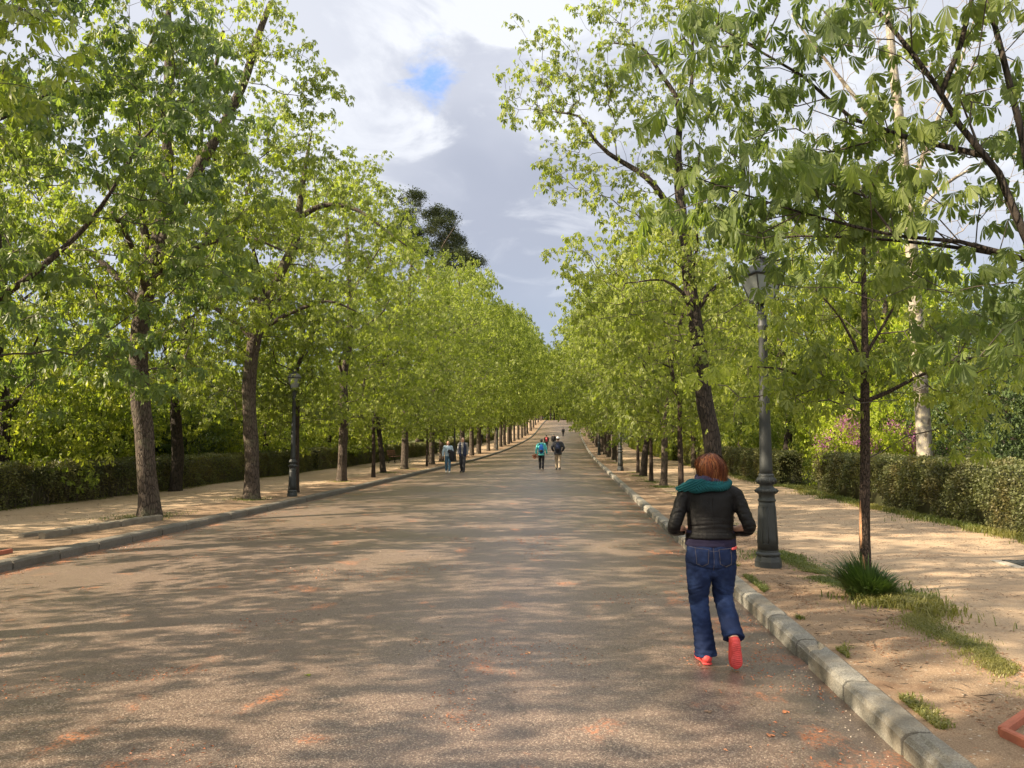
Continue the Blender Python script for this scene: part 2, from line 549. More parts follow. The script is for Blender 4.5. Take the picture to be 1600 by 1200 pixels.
YS = np.concatenate([np.arange(-60, 0, 4.0), np.arange(0, 40, 1.0), np.arange(40, 290, 3.0), [300, 350, 420, 500, 590]])
YF = np.concatenate([np.arange(-40, 0, 2.0), np.arange(0, 24, 0.2), np.arange(24, 60, 1.0), np.arange(60, 262, 3.0)])
grid_sheet('ground', [-300, -150, -80, -40, -20, -13.2, -7.62, -7.58, -3, 1.92, 1.96, 7.5, 20, 40, 80, 150, 300], YS,
           lambda x, y: float(H0(y)) + (0.075 if (x < -7.6 or x > 1.94) else -0.2), M['earth'])
grid_sheet('road', np.linspace(KL - 0.02, KR + 0.02, 15), YF, lambda x, y: HG(min(max(x, KL + 1e-4), KR - 1e-4), y), M['road'])


def wob(y, s):
    return 0.10 * math.sin(y * 0.9 + s) + 0.06 * math.sin(y * 2.3 + 2 * s) + 0.05 * math.sin(y * 5.1 + s)


def strip_sheet(name, x0f, x1f, m, off, nx=16, yr=YF):
    ys = yr
    V, F = [], []
    for y in ys:
        a, b = x0f(y), x1f(y)
        for k in range(nx):
            x = a + (b - a) * k / (nx - 1)
            V.append((x, y, float(H0(y)) + 0.11 + lumpy(x, y) + off))
    for j in range(len(ys) - 1):
        for k in range(nx - 1):
            q = j * nx + k
            F.append((q, q + 1, q + 1 + nx, q + nx))
    me = mesh_np(name, V, np.array(F).ravel(), np.full(len(F), 4), True)
    return tag(link(name, me, m), kind='structure')


strip_sheet('path', lambda y: 1.93, lambda y: 7.75 + wob(y, 4) * 0.8, M['path'], 0.0, 22)
strip_sheet('path', lambda y: -13.3 + wob(y, 2), lambda y: -7.60, M['path'], 0.0, 22)
strip_sheet('tree_strip', lambda y: 1.93, lambda y: 2.98 + wob(y, 1), M['strip'], 0.006, 6)
strip_sheet('tree_strip', lambda y: -9.25 + wob(y, 3), lambda y: -7.60, M['strip'], 0.006, 6)


def kerb(name, xin, sgn, w, h, m, seed, y0=-8.0, y1=258.0, chip=None):
    """row of stones; xin = road-side face, sgn = side away from the road"""
    R = random.Random(seed)
    mb = MB()
    y = y0
    while y < y1:
        L = R.uniform(0.85, 1.15) if y < 60 else R.uniform(2.5, 3.2)
        g = 0.008 if y > 25 else R.uniform(.008, .016)
        dx, dz, tw = R.uniform(-.008, .008), R.uniform(-.006, .006), R.uniform(-.006, .006)
        nseg = 10 if y < 25 else 2
        prof = [(0.0, -0.25), (0.0, h * 0.75), (0.006, h - 0.03), (0.022, h - 0.008), (0.05, h), (w * .5, h + .002), (w - 0.02, h), (w, h - 0.015), (w, -0.25)]
        V, F = [], []
        npf = len(prof)
        for k in range(nseg + 1):
            yy = y + g + (L - 2 * g) * k / nseg
            edge = k in (0, nseg)
            for (px, pz) in prof:
                jx = 0.0
                jz = 0.0
                if y < 25 and pz > 0:
                    jx = 0.006 * mnoise.noise(Vector((xin, yy * 4, pz * 20 + px * 9)))
                    jz = 0.005 * mnoise.noise(Vector((xin + 9, yy * 5, px * 14)))
                    c = mnoise.noise(Vector((xin + 3, yy * 1.3, 5)))
                    if c > 0.3 and px < 0.06:
                        jx += (c - 0.3) * 0.05
                        jz -= (c - 0.3) * 0.04
                    if chip and abs(yy - chip) < 0.09 and px < 0.10:
                        jx += 0.055
                        jz -= 0.055
                if edge and pz > 0:
                    jz -= 0.006
                    jx += 0.004 * (1 if px < w / 2 else -1)
                V.append((xin + sgn * (px + dx + jx + tw * (k / nseg - .5)), yy, float(H0(yy)) + pz + dz * (1 if pz > 0 else 0) + jz))
        for k in range(nseg):
            for i in range(npf - 1):
                a = k * npf + i
                q = (a, a + 1, a + 1 + npf, a + npf)
                F.append(q if sgn > 0 else q[::-1])
        e0, e1 = tuple(range(npf)), tuple(nseg * npf + i for i in range(npf))
        F.append(e0[::-1] if sgn > 0 else e0)
        F.append(e1 if sgn > 0 else e1[::-1])
        mb.add(V, F)
        y += L
    o = link(name, mb.mesh(name), m)
    return tag(o, kind='structure')


kerb('kerb', KR, 1, 0.185, 0.135, M['granite'], 3, y0=1.5, chip=6.25)
kerb('kerb', KL, -1, 0.23, 0.135, M['kerb_dark'], 4, y0=1.0)
tag(link('kerb_bed', (lambda b: (b.box((KR + .12, 125, -.2), (.16, 1, .1)), b.mesh('kerb_bed'))[1])(MB()), M['earth']), kind='structure')

# ------------------------------------------------------------------ foliage machinery
RNG = np.random.default_rng(7)


def leaflet(L, w, prof, fold=0.35, droop=0.5):
    """leaflet in +X, list of (s, width factor); returns verts, tris, uv"""
    V, T, U = [(0, 0, 0)], [], [(0.5, 0)]
    ang = droop
    x = z = 0.0
    ps = 0.0
    mids = [0]
    lefts, rights = [0], [0]
    for (s, wf) in prof:
        ds = (s - ps) * L
        x += ds * math.cos(ang * (0.4 + s))
        z -= ds * math.sin(ang * (0.4 + s))
        ps = s
        if wf <= 0:
            V.append((x, 0, z))
            U.append((0.5, s))
            k = len(V) - 1
            mids.append(k); lefts.append(k); rights.append(k)
        else:
            h = w * wf / 2
            V += [(x, 0, z - h * fold), (x, h, z), (x, -h, z)]
            U += [(0.5, s), (1, s), (0, s)]
            k = len(V)
            mids.append(k - 3); lefts.append(k - 2); rights.append(k - 1)
    for i in range(len(mids) - 1):
        a, b = mids[i], mids[i + 1]
        for side in (lefts, rights):
            c, d = side[i], side[i + 1]
            tri = []
            if a == c:
                tri.append((a, b, d) if side is lefts else (a, d, b))
            elif b == d:
                tri.append((a, b, c) if side is lefts else (a, c, b))
            else:
                tri += [(a, b, d), (a, d, c)] if side is lefts else [(a, d, b), (a, c, d)]
            T += tri
    return np.array(V, float), T, np.array(U, float)


def compound(n, L, w, prof, spread=115, droop=0.6, tilt=0.5, fold=0.35, petiole=0.0, seed=0):
    """palmate leaf: petiole end at origin, leaflets fan out"""
    R = random.Random(seed)
    Vs, Ts, Us, k = [], [], [], 0
    for i in range(n):
        f = (i - (n - 1) / 2) / max(1, (n - 1) / 2)
        az = rad(spread * f + R.uniform(-6, 6))
        sc = (1 - 0.42 * abs(f) ** 1.4) * R.uniform(.93, 1.07)
        V, T, U = leaflet(L * sc, w * sc, prof, fold, droop * R.uniform(.8, 1.2))
        tl = tilt * R.uniform(.8, 1.2)
        ct, st = math.cos(tl), math.sin(tl)
        V = V @ np.array([[ct, 0, -st], [0, 1, 0], [st, 0, ct]])
        ca, sa = math.cos(az), math.sin(az)
        V = V @ np.array([[ca, sa, 0], [-sa, ca, 0], [0, 0, 1]])
        Vs.append(V)
        Us.append(U)
        Ts += [(a + k, b + k, c + k) for a, b, c in T]
        k += len(V)
    if petiole:
        Vp = np.array([(-petiole, 0.002, 0.02), (-petiole, -0.002, 0.02), (0, 0.0, 0.0)])
        Vs.append(Vp)
        Us.append(np.zeros((3, 2)))
        Ts.append((k, k + 1, k + 2))
    return np.concatenate(Vs), np.array(Ts), np.concatenate(Us)


HI = [(0.22, 0.26), (0.45, 0.60), (0.70, 1.0), (0.88, 0.66), (1.0, 0)]
MID = [(0.64, 1.0), (1.0, 0)]


def kite(n, L, w, **k):
    V, T, U = compound(n, L, w, [(0.6, 1.0), (1.0, 0)], **k)
    return V, T, U


TPL = {
    'hi': [compound(7, 0.205, 0.051, HI, spread=74, droop=0.45, tilt=0.15, fold=.45, petiole=0.09, seed=s) for s in range(4)],
    'hi2': [compound(5, 0.155, 0.052, HI[1:], spread=80, droop=0.35, tilt=0.12, petiole=0.08, seed=s) for s in range(4)],
    'mid': [compound(5, 0.165, 0.062, MID, spread=88, droop=0.35, tilt=0.15, seed=s) for s in range(4)],
    'low': [compound(4, 0.19, 0.085, MID, spread=120, droop=0.4, tilt=0.4, seed=s) for s in range(3)],
    'simple': [leaflet(0.075, 0.05, MID, 0.3, 0.3) for s in range(1)],
    'small': [leaflet(0.048, 0.030, [(0.5, 1.0), (1.0, 0)], 0.3, 0.2) for s in range(1)],
}


def scatter(tpls, pos, yaw, tilt, roll, scale, rng):
    """copies of leaf templates merged to one vertex/triangle array"""
    which = rng.integers(0, len(tpls), len(pos))
    Vo, Fo, Uo, k = [], [], [], 0
    for t, (V, T, U) in enumerate(tpls):
        sel = which == t
        n = int(sel.sum())
        if not n:
            continue
        y, p, r, s, P = yaw[sel], tilt[sel], roll[sel], scale[sel], pos[sel]
        cy, sy, cp, sp, cr, sr = np.cos(y), np.sin(y), np.cos(p), np.sin(p), np.cos(r), np.sin(r)
        z = np.zeros(n)
        o = np.ones(n)
        Rz = np.stack([cy, -sy, z, sy, cy, z, z, z, o], -1).reshape(n, 3, 3)
        Ry = np.stack([cp, z, sp, z, o, z, -sp, z, cp], -1).reshape(n, 3, 3)
        Rx = np.stack([o, z, z, z, cr, -sr, z, sr, cr], -1).reshape(n, 3, 3)
        R = Rz @ Ry @ Rx
        v = np.einsum('nij,vj->nvi', R, V) * s[:, None, None] + P[:, None, :]
        f = np.asarray(T)[None] + (np.arange(n) * len(V))[:, None, None] + k
        Vo.append(v.reshape(-1, 3))
        Fo.append(f.reshape(-1, 3))
        Uo.append(np.tile(U, (n, 1)))
        k += n * len(V)
    return np.concatenate(Vo), np.concatenate(Fo), np.concatenate(Uo)


def crom(pts, rr, step=0.25):
    """smooth resample of a polyline with radii"""
    pts = np.asarray(pts, float)
    rr = np.asarray(rr, float)
    if len(rr) == 2 and len(pts) != 2:
        d = np.r_[0, np.cumsum(np.linalg.norm(np.diff(pts, axis=0), axis=1))]
        rr = rr[0] + (rr[1] - rr[0]) * (d / d[-1]) ** 0.9
    P = np.vstack([2 * pts[0] - pts[1], pts, 2 * pts[-1] - pts[-2]])
    out, ro = [], []
    for i in range(len(pts) - 1):
        L = np.linalg.norm(pts[i + 1] - pts[i])
        n = max(1, int(round(L / step)))
        for k in range(n):
            t = k / n
            a, b, c, d = P[i], P[i + 1], P[i + 2], P[i + 3]
            out.append(0.5 * ((2 * b) + (c - a) * t + (2 * a - 5 * b + 4 * c - d) * t * t + (3 * b - a - 3 * c + d) * t ** 3))
            ro.append(rr[i] + (rr[i + 1] - rr[i]) * t)
    out.append(pts[-1])
    ro.append(rr[-1])
    return np.array(out), np.array(ro)


def grow(seed, guides, attr, bf=0.25, seg=0.32, tip=0.0035, skip=3):
    """guides: [(pts, radii)], attr: (n,3) crown points. returns guide tubes, branch edges, leaf nodes"""
    rng = np.random.default_rng(seed)
    cap = 60000
    N = np.zeros((cap, 3))
    PL = np.zeros(cap)
    par = np.full(cap, -1)
    n = 0
    tubes = []
    usable = np.zeros(cap, bool)
    for gi, (pts, rr) in enumerate(guides):
        p, r = crom(pts, rr)
        tubes.append((p, r))
        base = 0.0
        if gi > 0:
            d = np.linalg.norm(N[:n] - p[0], axis=1)
            base = PL[d.argmin()]
        L = np.r_[0, np.cumsum(np.linalg.norm(np.diff(p, axis=0), axis=1))] + base
        m = len(p)
        N[n:n + m] = p
        PL[n:n + m] = L
        us = np.ones(m, bool)
        if gi == 0:
            us[: max(0, int(m * 0.0))] = False
        usable[n:n + m] = us
        n += m
    ng = n
    G = N[:ng].copy()
    if len(attr):
        d = np.array([np.min(np.linalg.norm(G - a, axis=1)) for a in attr])
        attr = attr[np.argsort(d)]
    zmin = attr[:, 2].min() - 0.6 if len(attr) else 0
    usable[:ng] &= N[:ng, 2] > min(zmin, 1.9)
    edges = []
    isend = np.zeros(cap, bool)
    for a in attr:
        dd = a - N[:n]
        dist = np.linalg.norm(dd, axis=1)
        # prefer parents that sit lower / closer to the trunk
        cost = dist + bf * PL[:n] + 0.35 * np.maximum(0, -dd[:, 2])
        cost[~usable[:n]] = 1e9
        j = int(cost.argmin())
        L = dist[j]
        if L < 0.05:
            continue
        k = max(1, int(math.ceil(L / seg)))
        if n + k >= cap:
            break
        prev = j
        p0 = N[j]
        side = rng.normal(0, 0.05 * L, 3)
        for i in range(1, k + 1):
            t = i / k
            q = p0 + (a - p0) * t + side * math.sin(math.pi * t) + np.array([0, 0, 0.10 * L * math.sin(math.pi * t)])
            if i < k:
                q = q + rng.normal(0, 0.018, 3)
            N[n] = q
            PL[n] = PL[prev] + np.linalg.norm(q - N[prev])
            par[n] = prev
            usable[n] = True
            edges.append((prev, n))
            prev = n
            n += 1
        isend[prev] = True
    # pipe model
    R2 = np.full(n, 0.0)
    ex = 2.25
    kids = np.zeros(n, int)
    for (a, b) in edges:
        if a >= ng:
            kids[a] += 1
    for i in range(n - 1, ng - 1, -1):
        if kids[i] == 0:
            R2[i] += tip ** ex
        if par[i] >= ng:
            R2[par[i]] += R2[i]
    R = np.zeros(n)
    R[ng:] = R2[ng:] ** (1 / ex)
    R = np.minimum(R, 0.075)
    E = np.array(edges) if edges else np.zeros((0, 2), int)
    return dict(tubes=tubes, N=N[:n], R=R, E=E, ng=ng, kids=kids, par=par[:n])


def branch_mesh(g, name, sides=4, minr=0.0):
    E, N, R, ng = g['E'], g['N'], g['R'], g['ng']
    if len(E) == 0:
        return None
    r1 = R[E[:, 1]]
    keep = r1 >= minr
    E, r1 = E[keep], r1[keep]
    r0 = np.where(E[:, 0] < ng, r1 * 1.15, R[E[:, 0]])
    r0 = np.minimum(r0, r1 * 1.6)
    a, b = N[E[:, 0]], N[E[:, 1]]
    T = b - a
    T /= np.linalg.norm(T, axis=1)[:, None] + 1e-9
    ref = np.where(np.abs(T[:, 2:3]) > 0.9, np.array([[1, 0, 0]]), np.array([[0, 0, 1]]))
    u = np.cross(T, ref)
    u /= np.linalg.norm(u, axis=1)[:, None] + 1e-9
    v = np.cross(T, u)
    V = []
    for (P, r) in ((a, r0), (b + T * r1[:, None] * 0.4, r1)):
        for i in range(sides):
            t = 2 * math.pi * i / sides
            V.append(P + (u * math.cos(t) + v * math.sin(t)) * r[:, None])
    V = np.stack(V, 1)
    n = len(E)
    F = []
    for i in range(sides):
        j = (i + 1) % sides
        F.append([i, j, sides + j, sides + i])
    F = np.array(F)[None] + (np.arange(n) * 2 * sides)[:, None, None]
    return mesh_np(name, V.reshape(-1, 3), F.reshape(-1, 4), np.full(n * sides, 4), True)


def trunk_mesh(tubes, name, sides=14, flare=0.35, seed=0, lump=0.10):
    mb = MB()
    for ti, (p, r) in enumerate(tubes):
        s = sides if ti == 0 else max(6, sides - 4)
        P, F = loft(p, r, r, s)
        P = np.array(P)
        m = len(p)
        C = np.repeat(p, s, axis=0)
        rr = np.repeat(r, s)
        D = P - C
        z0 = p[0][2]
        for i in range(len(P)):
            q = P[i]
            nz = mnoise.noise(Vector((q[0] * 3 + seed, q[1] * 3, q[2] * 0.9))) * lump * 1.6 + mnoise.noise(Vector((q[0] * 9 + seed, q[1] * 9, q[2] * 3))) * lump * 0.7
            fl = 0.0
            if ti == 0:
                hgt = max(0.0, q[2] - z0)
                fl = flare * math.exp(-hgt / 0.22) * (1 + 0.5 * math.sin(math.atan2(D[i][1], D[i][0]) * 4 + seed))
            P[i] = C[i] + D[i] * (1 + nz + fl)
        F.append(tuple((m - 1) * s + i for i in range(s)))
        mb.add(P, F)
    return mb.mesh(name, True)


DENS = 5.6


def leaf_mesh(g, name, tpl, per_tip=5, per_mid=0.8, maxr=0.014, off=0.14, size=1.0, seed=0, droop=0.25, spread=0.22, uv=False):
    rng = np.random.default_rng(seed + 100)
    N, R, ng, kids = g['N'], g['R'], g['ng'], g['kids']
    idx = np.arange(ng, len(N))
    tips = idx[kids[idx] == 0]
    mids = idx[(kids[idx] > 0) & (R[idx] < maxr)]
    nt = np.repeat(tips, rng.poisson(per_tip * DENS, len(tips)))
    nm = np.repeat(mids, rng.poisson(per_mid * DENS, len(mids)))
    src = np.r_[nt, nm]
    n = len(src)
    yaw = rng.uniform(0, 2 * math.pi, n)
    out = np.abs(rng.normal(0, spread, n)) * 0.6 + off * rng.uniform(0.4, 1.3, n)
    pos = N[src] + np.stack([np.cos(yaw) * out, np.sin(yaw) * out, rng.normal(0.0, spread * 0.55, n)], 1)
    tilt = droop + rng.normal(0, 0.30, n)
    roll = rng.normal(0, 0.28, n)
    sc = size * rng.uniform(0.5, 1.25, n)
    V, F, U = scatter(TPL[tpl], pos, yaw, tilt, roll, sc, rng)
    return mesh_np(name, V, F, np.full(len(F), 3), False, uv=U if uv else None)


def crown_points(seed, h0, h1, R, nclump=70, per=8, sig=0.45, shell=0.45, cx=0.0, cy=0.0, peak=0.40, prof=None, base=None, squash=0.7, full=0.75):
    """points gathered in clumps inside an egg-shaped, uneven envelope"""
    rng = np.random.default_rng(seed)
    C = []
    while len(C) < nclump:
        t = rng.uniform(0, 1)
        if t < peak:
            rr = R * (0.62 + 0.38 * math.sin(t / peak * math.pi / 2))
        else:
            rr = R * max(0.10, math.cos((t - peak) / (1 - peak) * math.pi / 2)) ** full
        a = rng.uniform(0, 2 * math.pi)
        rr *= 1 + 0.22 * math.sin(2 * a + seed) + 0.12 * math.sin(5 * a + seed * 2 + t * 6)
        q = max(shell * rng.uniform(0, 1.3), math.sqrt(rng.uniform(0, 1))) if rng.uniform() < .8 else rng.uniform(.1, 1)
        q = min(q, 1.05)
        if rng.uniform() > (rr / R) ** 0.8:
            continue
        p = np.array([cx + math.cos(a) * rr * q, cy + math.sin(a) * rr * q, h0 + (h1 - h0) * t])
        if C and np.min(np.linalg.norm(np.array(C) - p, axis=1)) < 0.55:
            if rng.uniform() < 0.8:
                continue
        C.append(p)
    C = np.array(C)
    A = np.repeat(C, per, axis=0) + rng.normal(0, sig, (nclump * per, 3)) * np.array([1, 1, squash])
    return A


def make_tree(name, label, cat, loc, guides, attr, tpl='mid', leafm='leaf', barkm='bark', seed=0, group=None, per_tip=5, per_mid=.8,
              size=1.0, droop=.25, sides=14, bsides=4, minr=0.0, uv=False, bf=0.25, spread=.22, flare=.35, maxr=.014, twigm='twig', leaves=True, tip=.0035, lump=.10):
    root = thing(name, label, cat, loc, 0, group)
    g = grow(seed, guides, attr, bf=bf, tip=tip)
    link('trunk', trunk_mesh(g['tubes'], 'trunk', sides, flare, seed, lump), M[barkm], root)
    bm_ = branch_mesh(g, 'branches', bsides, minr)
    if bm_:
        link('branches', bm_, M[twigm], root)
    if leaves:
        link('crown', leaf_mesh(g, 'crown', tpl, per_tip, per_mid, maxr, .14, size, seed, droop, spread, uv), M[leafm], root)
    return root


def row_guides(seed, h, r, lean=(0, 0), fork=0.36, nl=5, reach=1.9):
    """trunk with a leader and ascending limbs"""
    R = random.Random(seed)
    hf = h * fork
    pts = [(0, 0, -0.1), (lean[0] * .25 + R.uniform(-.05, .05), lean[1] * .25, hf * 0.33), (lean[0] * .7 + R.uniform(-.08, .08), lean[1] * .7, hf * .7), (lean[0], lean[1], hf)]
    x, y = lean
    z = hf
    while z < h * 0.86:
        z += h * 0.13
        x += R.uniform(-.3, .3)
        y += R.uniform(-.3, .3)
        pts.append((x, y, z))
    n = len(pts)
    rr = [r * 1.08, r, r * .88, r * .80] + [r * .52 * (1 - k / (n - 3)) + .02 for k in range(n - 4)]
    G = [(pts, rr)]
    a0 = R.uniform(0, 6.28)
    for k in range(nl):
        a = a0 + k * 2.4 + R.uniform(-.3, .3)
        zz = hf * R.uniform(0.82, 1.0) + k * h * 0.075
        P = np.array(pts)
        i = int(np.argmin(np.abs(P[:, 2] - zz)))
        b = P[i].copy() if i > 2 else np.array([lean[0], lean[1], hf])
        L = reach * R.uniform(.8, 1.2) * (1 - .08 * k)
        up = R.uniform(.7, 1.25)
        q = [b]
        for s in (0.33, 0.66, 1.0):
            q.append(b + np.array([math.cos(a) * L * s * 1.0, math.sin(a) * L * s, L * up * (s ** 1.25)]) + np.array([R.uniform(-.12, .12) for _ in range(3)]))
        r0 = r * R.uniform(.24, .34)
        G.append((q, [r0, .022]))
    return G


# ------------------------------------------------------------------ hero trees
def rel(pts, o):
    return [(p[0] - o[0], p[1] - o[1], p[2] - o[2]) for p in pts]


def clumps_at(pts, per, sig, seed, squash=.7):
    rng = np.random.default_rng(seed)
    P = np.repeat(np.asarray(pts, float), per, axis=0)
    return P + rng.normal(0, sig, P.shape) * np.array([1, 1, squash])


def z0(x, y):
    return HG(x, y)


# the chestnut just right of the frame, its limbs reach over the path
o = np.array([3.45, 4.75, z0(3.45, 4.75)])
G = [([(0, 0, -.05), (0.0, 0.0, 1.0), (-.05, -.02, 2.0), (.0, 0, 3.0), (.05, .05, 4.6), (0, .1, 6.2)], [.17, .15, .14, .10, .07, .03]),
     (rel([(3.42, 4.7, 1.75), (3.08, 4.62, 2.12), (2.66, 4.6, 2.80), (2.50, 4.6, 3.26), (2.29, 4.6, 3.56), (2.16, 4.62, 3.84), (1.95, 4.7, 4.25), (1.7, 4.8, 4.7)], o), [.036, .008]),
     (rel([(2.69, 4.6, 2.77), (2.67, 4.62, 3.35), (2.58, 4.65, 4.0), (2.53, 4.7, 4.5), (2.5, 4.7, 5.4)], o), [.024, .008]),
     (rel([(2.80, 4.75, 2.75), (2.36, 4.8, 2.91), (1.99, 4.82, 2.96), (1.73, 4.85, 3.04), (1.46, 4.9, 3.14), (1.07, 4.9, 3.28), (.82, 4.9, 3.38)], o), [.016, .004]),
     (rel([(3.35, 4.8, 2.6), (2.9, 5.2, 2.9), (2.3, 5.5, 3.1), (1.7, 5.7, 3.2), (1.3, 5.8, 3.2)], o), [.020, .005]),
     (rel([(2.42, 4.62, 3.38), (2.09, 4.9, 3.62), (1.83, 5.0, 3.78), (1.52, 5.0, 4.08), (1.25, 5.0, 4.26), (.98, 5.0, 4.44)], o), [.019, .005]),
     (rel([(3.4, 4.7, 2.2), (3.2, 5.1, 2.4), (3.0, 5.4, 2.45)], o), [.026, .008]),
     (rel([(3.4, 4.7, 3.0), (3.5, 4.3, 4.2), (3.3, 4.1, 5.2)], o), [.04, .012]),
     (rel([(2.2, 4.62, 3.75), (2.35, 4.5, 4.3), (2.2, 4.5, 4.9)], o), [.018, .008])]
pts = [(.84, 4.85, 4.35), (1.0, 4.9, 4.2), (1.2, 4.9, 4.45), (1.3, 4.8, 4.05), (.85, 4.9, 3.5), (.75, 4.85, 3.3), (1.0, 4.8, 3.35), (1.15, 4.9, 3.1), (.95, 4.9, 3.1), (1.4, 4.9, 3.2),
       (1.5, 4.9, 3.55), (1.45, 5, 3.8), (1.6, 4.8, 4.1), (1.65, 5, 3.3), (1.8, 4.8, 3.0), (1.9, 5, 3.5), (1.95, 4.9, 3.8), (2.0, 4.8, 4.2), (1.7, 4.7, 4.6),
       (2.1, 4.8, 3.1), (2.3, 4.9, 3.4), (2.5, 5, 3.1), (2.45, 4.7, 3.6), (2.6, 4.7, 3.9), (2.4, 4.6, 4.3), (2.55, 4.7, 2.45), (2.65, 4.9, 2.65),
       (2.7, 4.8, 2.2), (2.9, 5.3, 2.4), (2.3, 5.3, 3.0), (1.6, 5.6, 3.2), (1.9, 5.4, 3.4), (2.7, 4.3, 4.4), (2.9, 4.8, 4.8),
       (3.3, 4.3, 4.8), (3.9, 4.7, 4.6), (3.8, 5.2, 3.6), (4.2, 4.6, 3.4), (3.2, 5.3, 3.6), (2.6, 4.6, 5.0), (3.2, 4.4, 5.6), (1.4, 4.8, 4.7), (2.1, 4.6, 4.8), (1.2, 5.1, 3.1)]
A = clumps_at(rel(pts, o), 8, .22, 11, 0.8)
make_tree('chestnut_tree', 'large-leaved chestnut standing out of frame, its drooping leafy limbs overhanging the right path', 'tree', tuple(o), G, A, 'hi', 'leaf_near', 'bark_dark', 11,
          per_tip=1.75, per_mid=.24, size=0.60, droop=1.15, uv=True, bf=.35, spread=.07, maxr=.012, tip=.0028, bsides=6, lump=.06)

# slim young chestnut in the tuft of grass
o = np.array([3.08, 8.45, z0(3.08, 8.45)])
G = [(rel([(3.08, 8.45, .05), (3.07, 8.45, .7), (3.10, 8.45, 1.5), (3.12, 8.45, 2.17), (3.14, 8.45, 2.8), (3.15, 8.45, 3.4), (3.17, 8.45, 4.3)], o), [.056, .053, .050, .048, .036, .027, .012]),
     (rel([(3.14, 8.42, 2.13), (3.35, 8.4, 2.22), (3.62, 8.35, 2.37), (3.9, 8.3, 2.5), (4.21, 8.2, 2.57)], o), [.026, .008]),
     (rel([(3.10, 8.45, 2.12), (2.9, 8.4, 2.2), (2.44, 8.3, 2.38), (2.15, 8.2, 2.46), (1.85, 8.2, 2.48)], o), [.020, .006]),
     (rel([(3.12, 8.45, 2.5), (3.0, 8.4, 2.75), (2.85, 8.35, 3.02), (2.6, 8.3, 3.3)], o), [.020, .007]),
     (rel([(3.13, 8.45, 2.6), (3.3, 8.5, 2.85), (3.48, 8.5, 3.15), (3.7, 8.5, 3.5)], o), [.020, .007]),
     (rel([(3.12, 8.45, 2.3), (3.2, 8.8, 2.6), (3.3, 9.2, 2.9)], o), [.018, .006]),
     (rel([(3.12, 8.45, 2.35), (2.9, 8.0, 2.5), (2.7, 7.7, 2.6)], o), [.018, .006])]
pts = [(1.9, 8.2, 2.45), (2.15, 8.2, 2.35), (2.4, 8.3, 2.2), (2.35, 8.3, 2.7), (2.6, 8.3, 2.4), (2.7, 8.2, 2.2), (2.55, 8.5, 3.2),
       (2.8, 8.6, 3.5), (3.1, 8.7, 3.7), (3.4, 8.6, 3.6), (3.4, 8.8, 3.2), (3.6, 8.5, 2.9), (3.5, 8.3, 2.4), (3.8, 8.3, 2.2), (3.95, 8.2, 1.95), (4.1, 8.2, 2.2),
       (4.3, 8.1, 2.5), (4.0, 8.3, 2.7), (3.9, 8.5, 3.2), (3.3, 9.2, 2.8), (3.0, 9.0, 3.2), (2.6, 7.8, 2.55), (3.5, 8.8, 3.4), (3.15, 8.4, 4.2), (2.9, 8.4, 3.9), (4.2, 8.3, 2.9), (1.75, 8.2, 2.3)]
A = clumps_at(rel(pts, o), 8, .23, 12, .7)
make_tree('chestnut_tree', 'slim young chestnut with scarred bare stem rising from a clump of long grass', 'tree', tuple(o), G, A, 'hi2', 'leaf', 'bark_smooth', 12,
          per_tip=2.3, per_mid=.3, size=.74, droop=1.0, bf=.35, spread=.10, flare=.1, sides=12, lump=.05, uv=True)
# peeled strip of pale wood on its stem
mb = MB()
for (za, zb, ang, r) in ((.42, .98, 3.6, .0585), (.08, .42, 3.9, .061)):
    V, F = [], []
    n = 9
    for i in range(n + 1):
        t = i / n
        z = za + (zb - za) * t
        hw = .30 * math.sin(math.pi * min(.96, max(.04, t))) ** .6 + .05 * math.sin(i * 2.7)
        for s in (-1, -.33, .33, 1):
            a = ang + hw * s
            xo = np.interp(z, [0, .7, 1.5], [0, -.01, .02])
            V.append((xo + math.cos(a) * r, math.sin(a) * r, z))
    for i in range(n):
        for k in range(3):
            q = i * 4 + k
            F.append((q, q + 1, q + 5, q + 4))
    mb.add(V, F)
so = link('bark_scar', mb.mesh('bark_scar', True), simple('peeled_wood', (0.36, 0.19, 0.10), .7, var=.25, scale=30), None)
so.parent = [x for x in bpy.data.objects if x.get('label', '').startswith('slim young')][0]
so['label'] = 'pale orange scar of peeled bark'

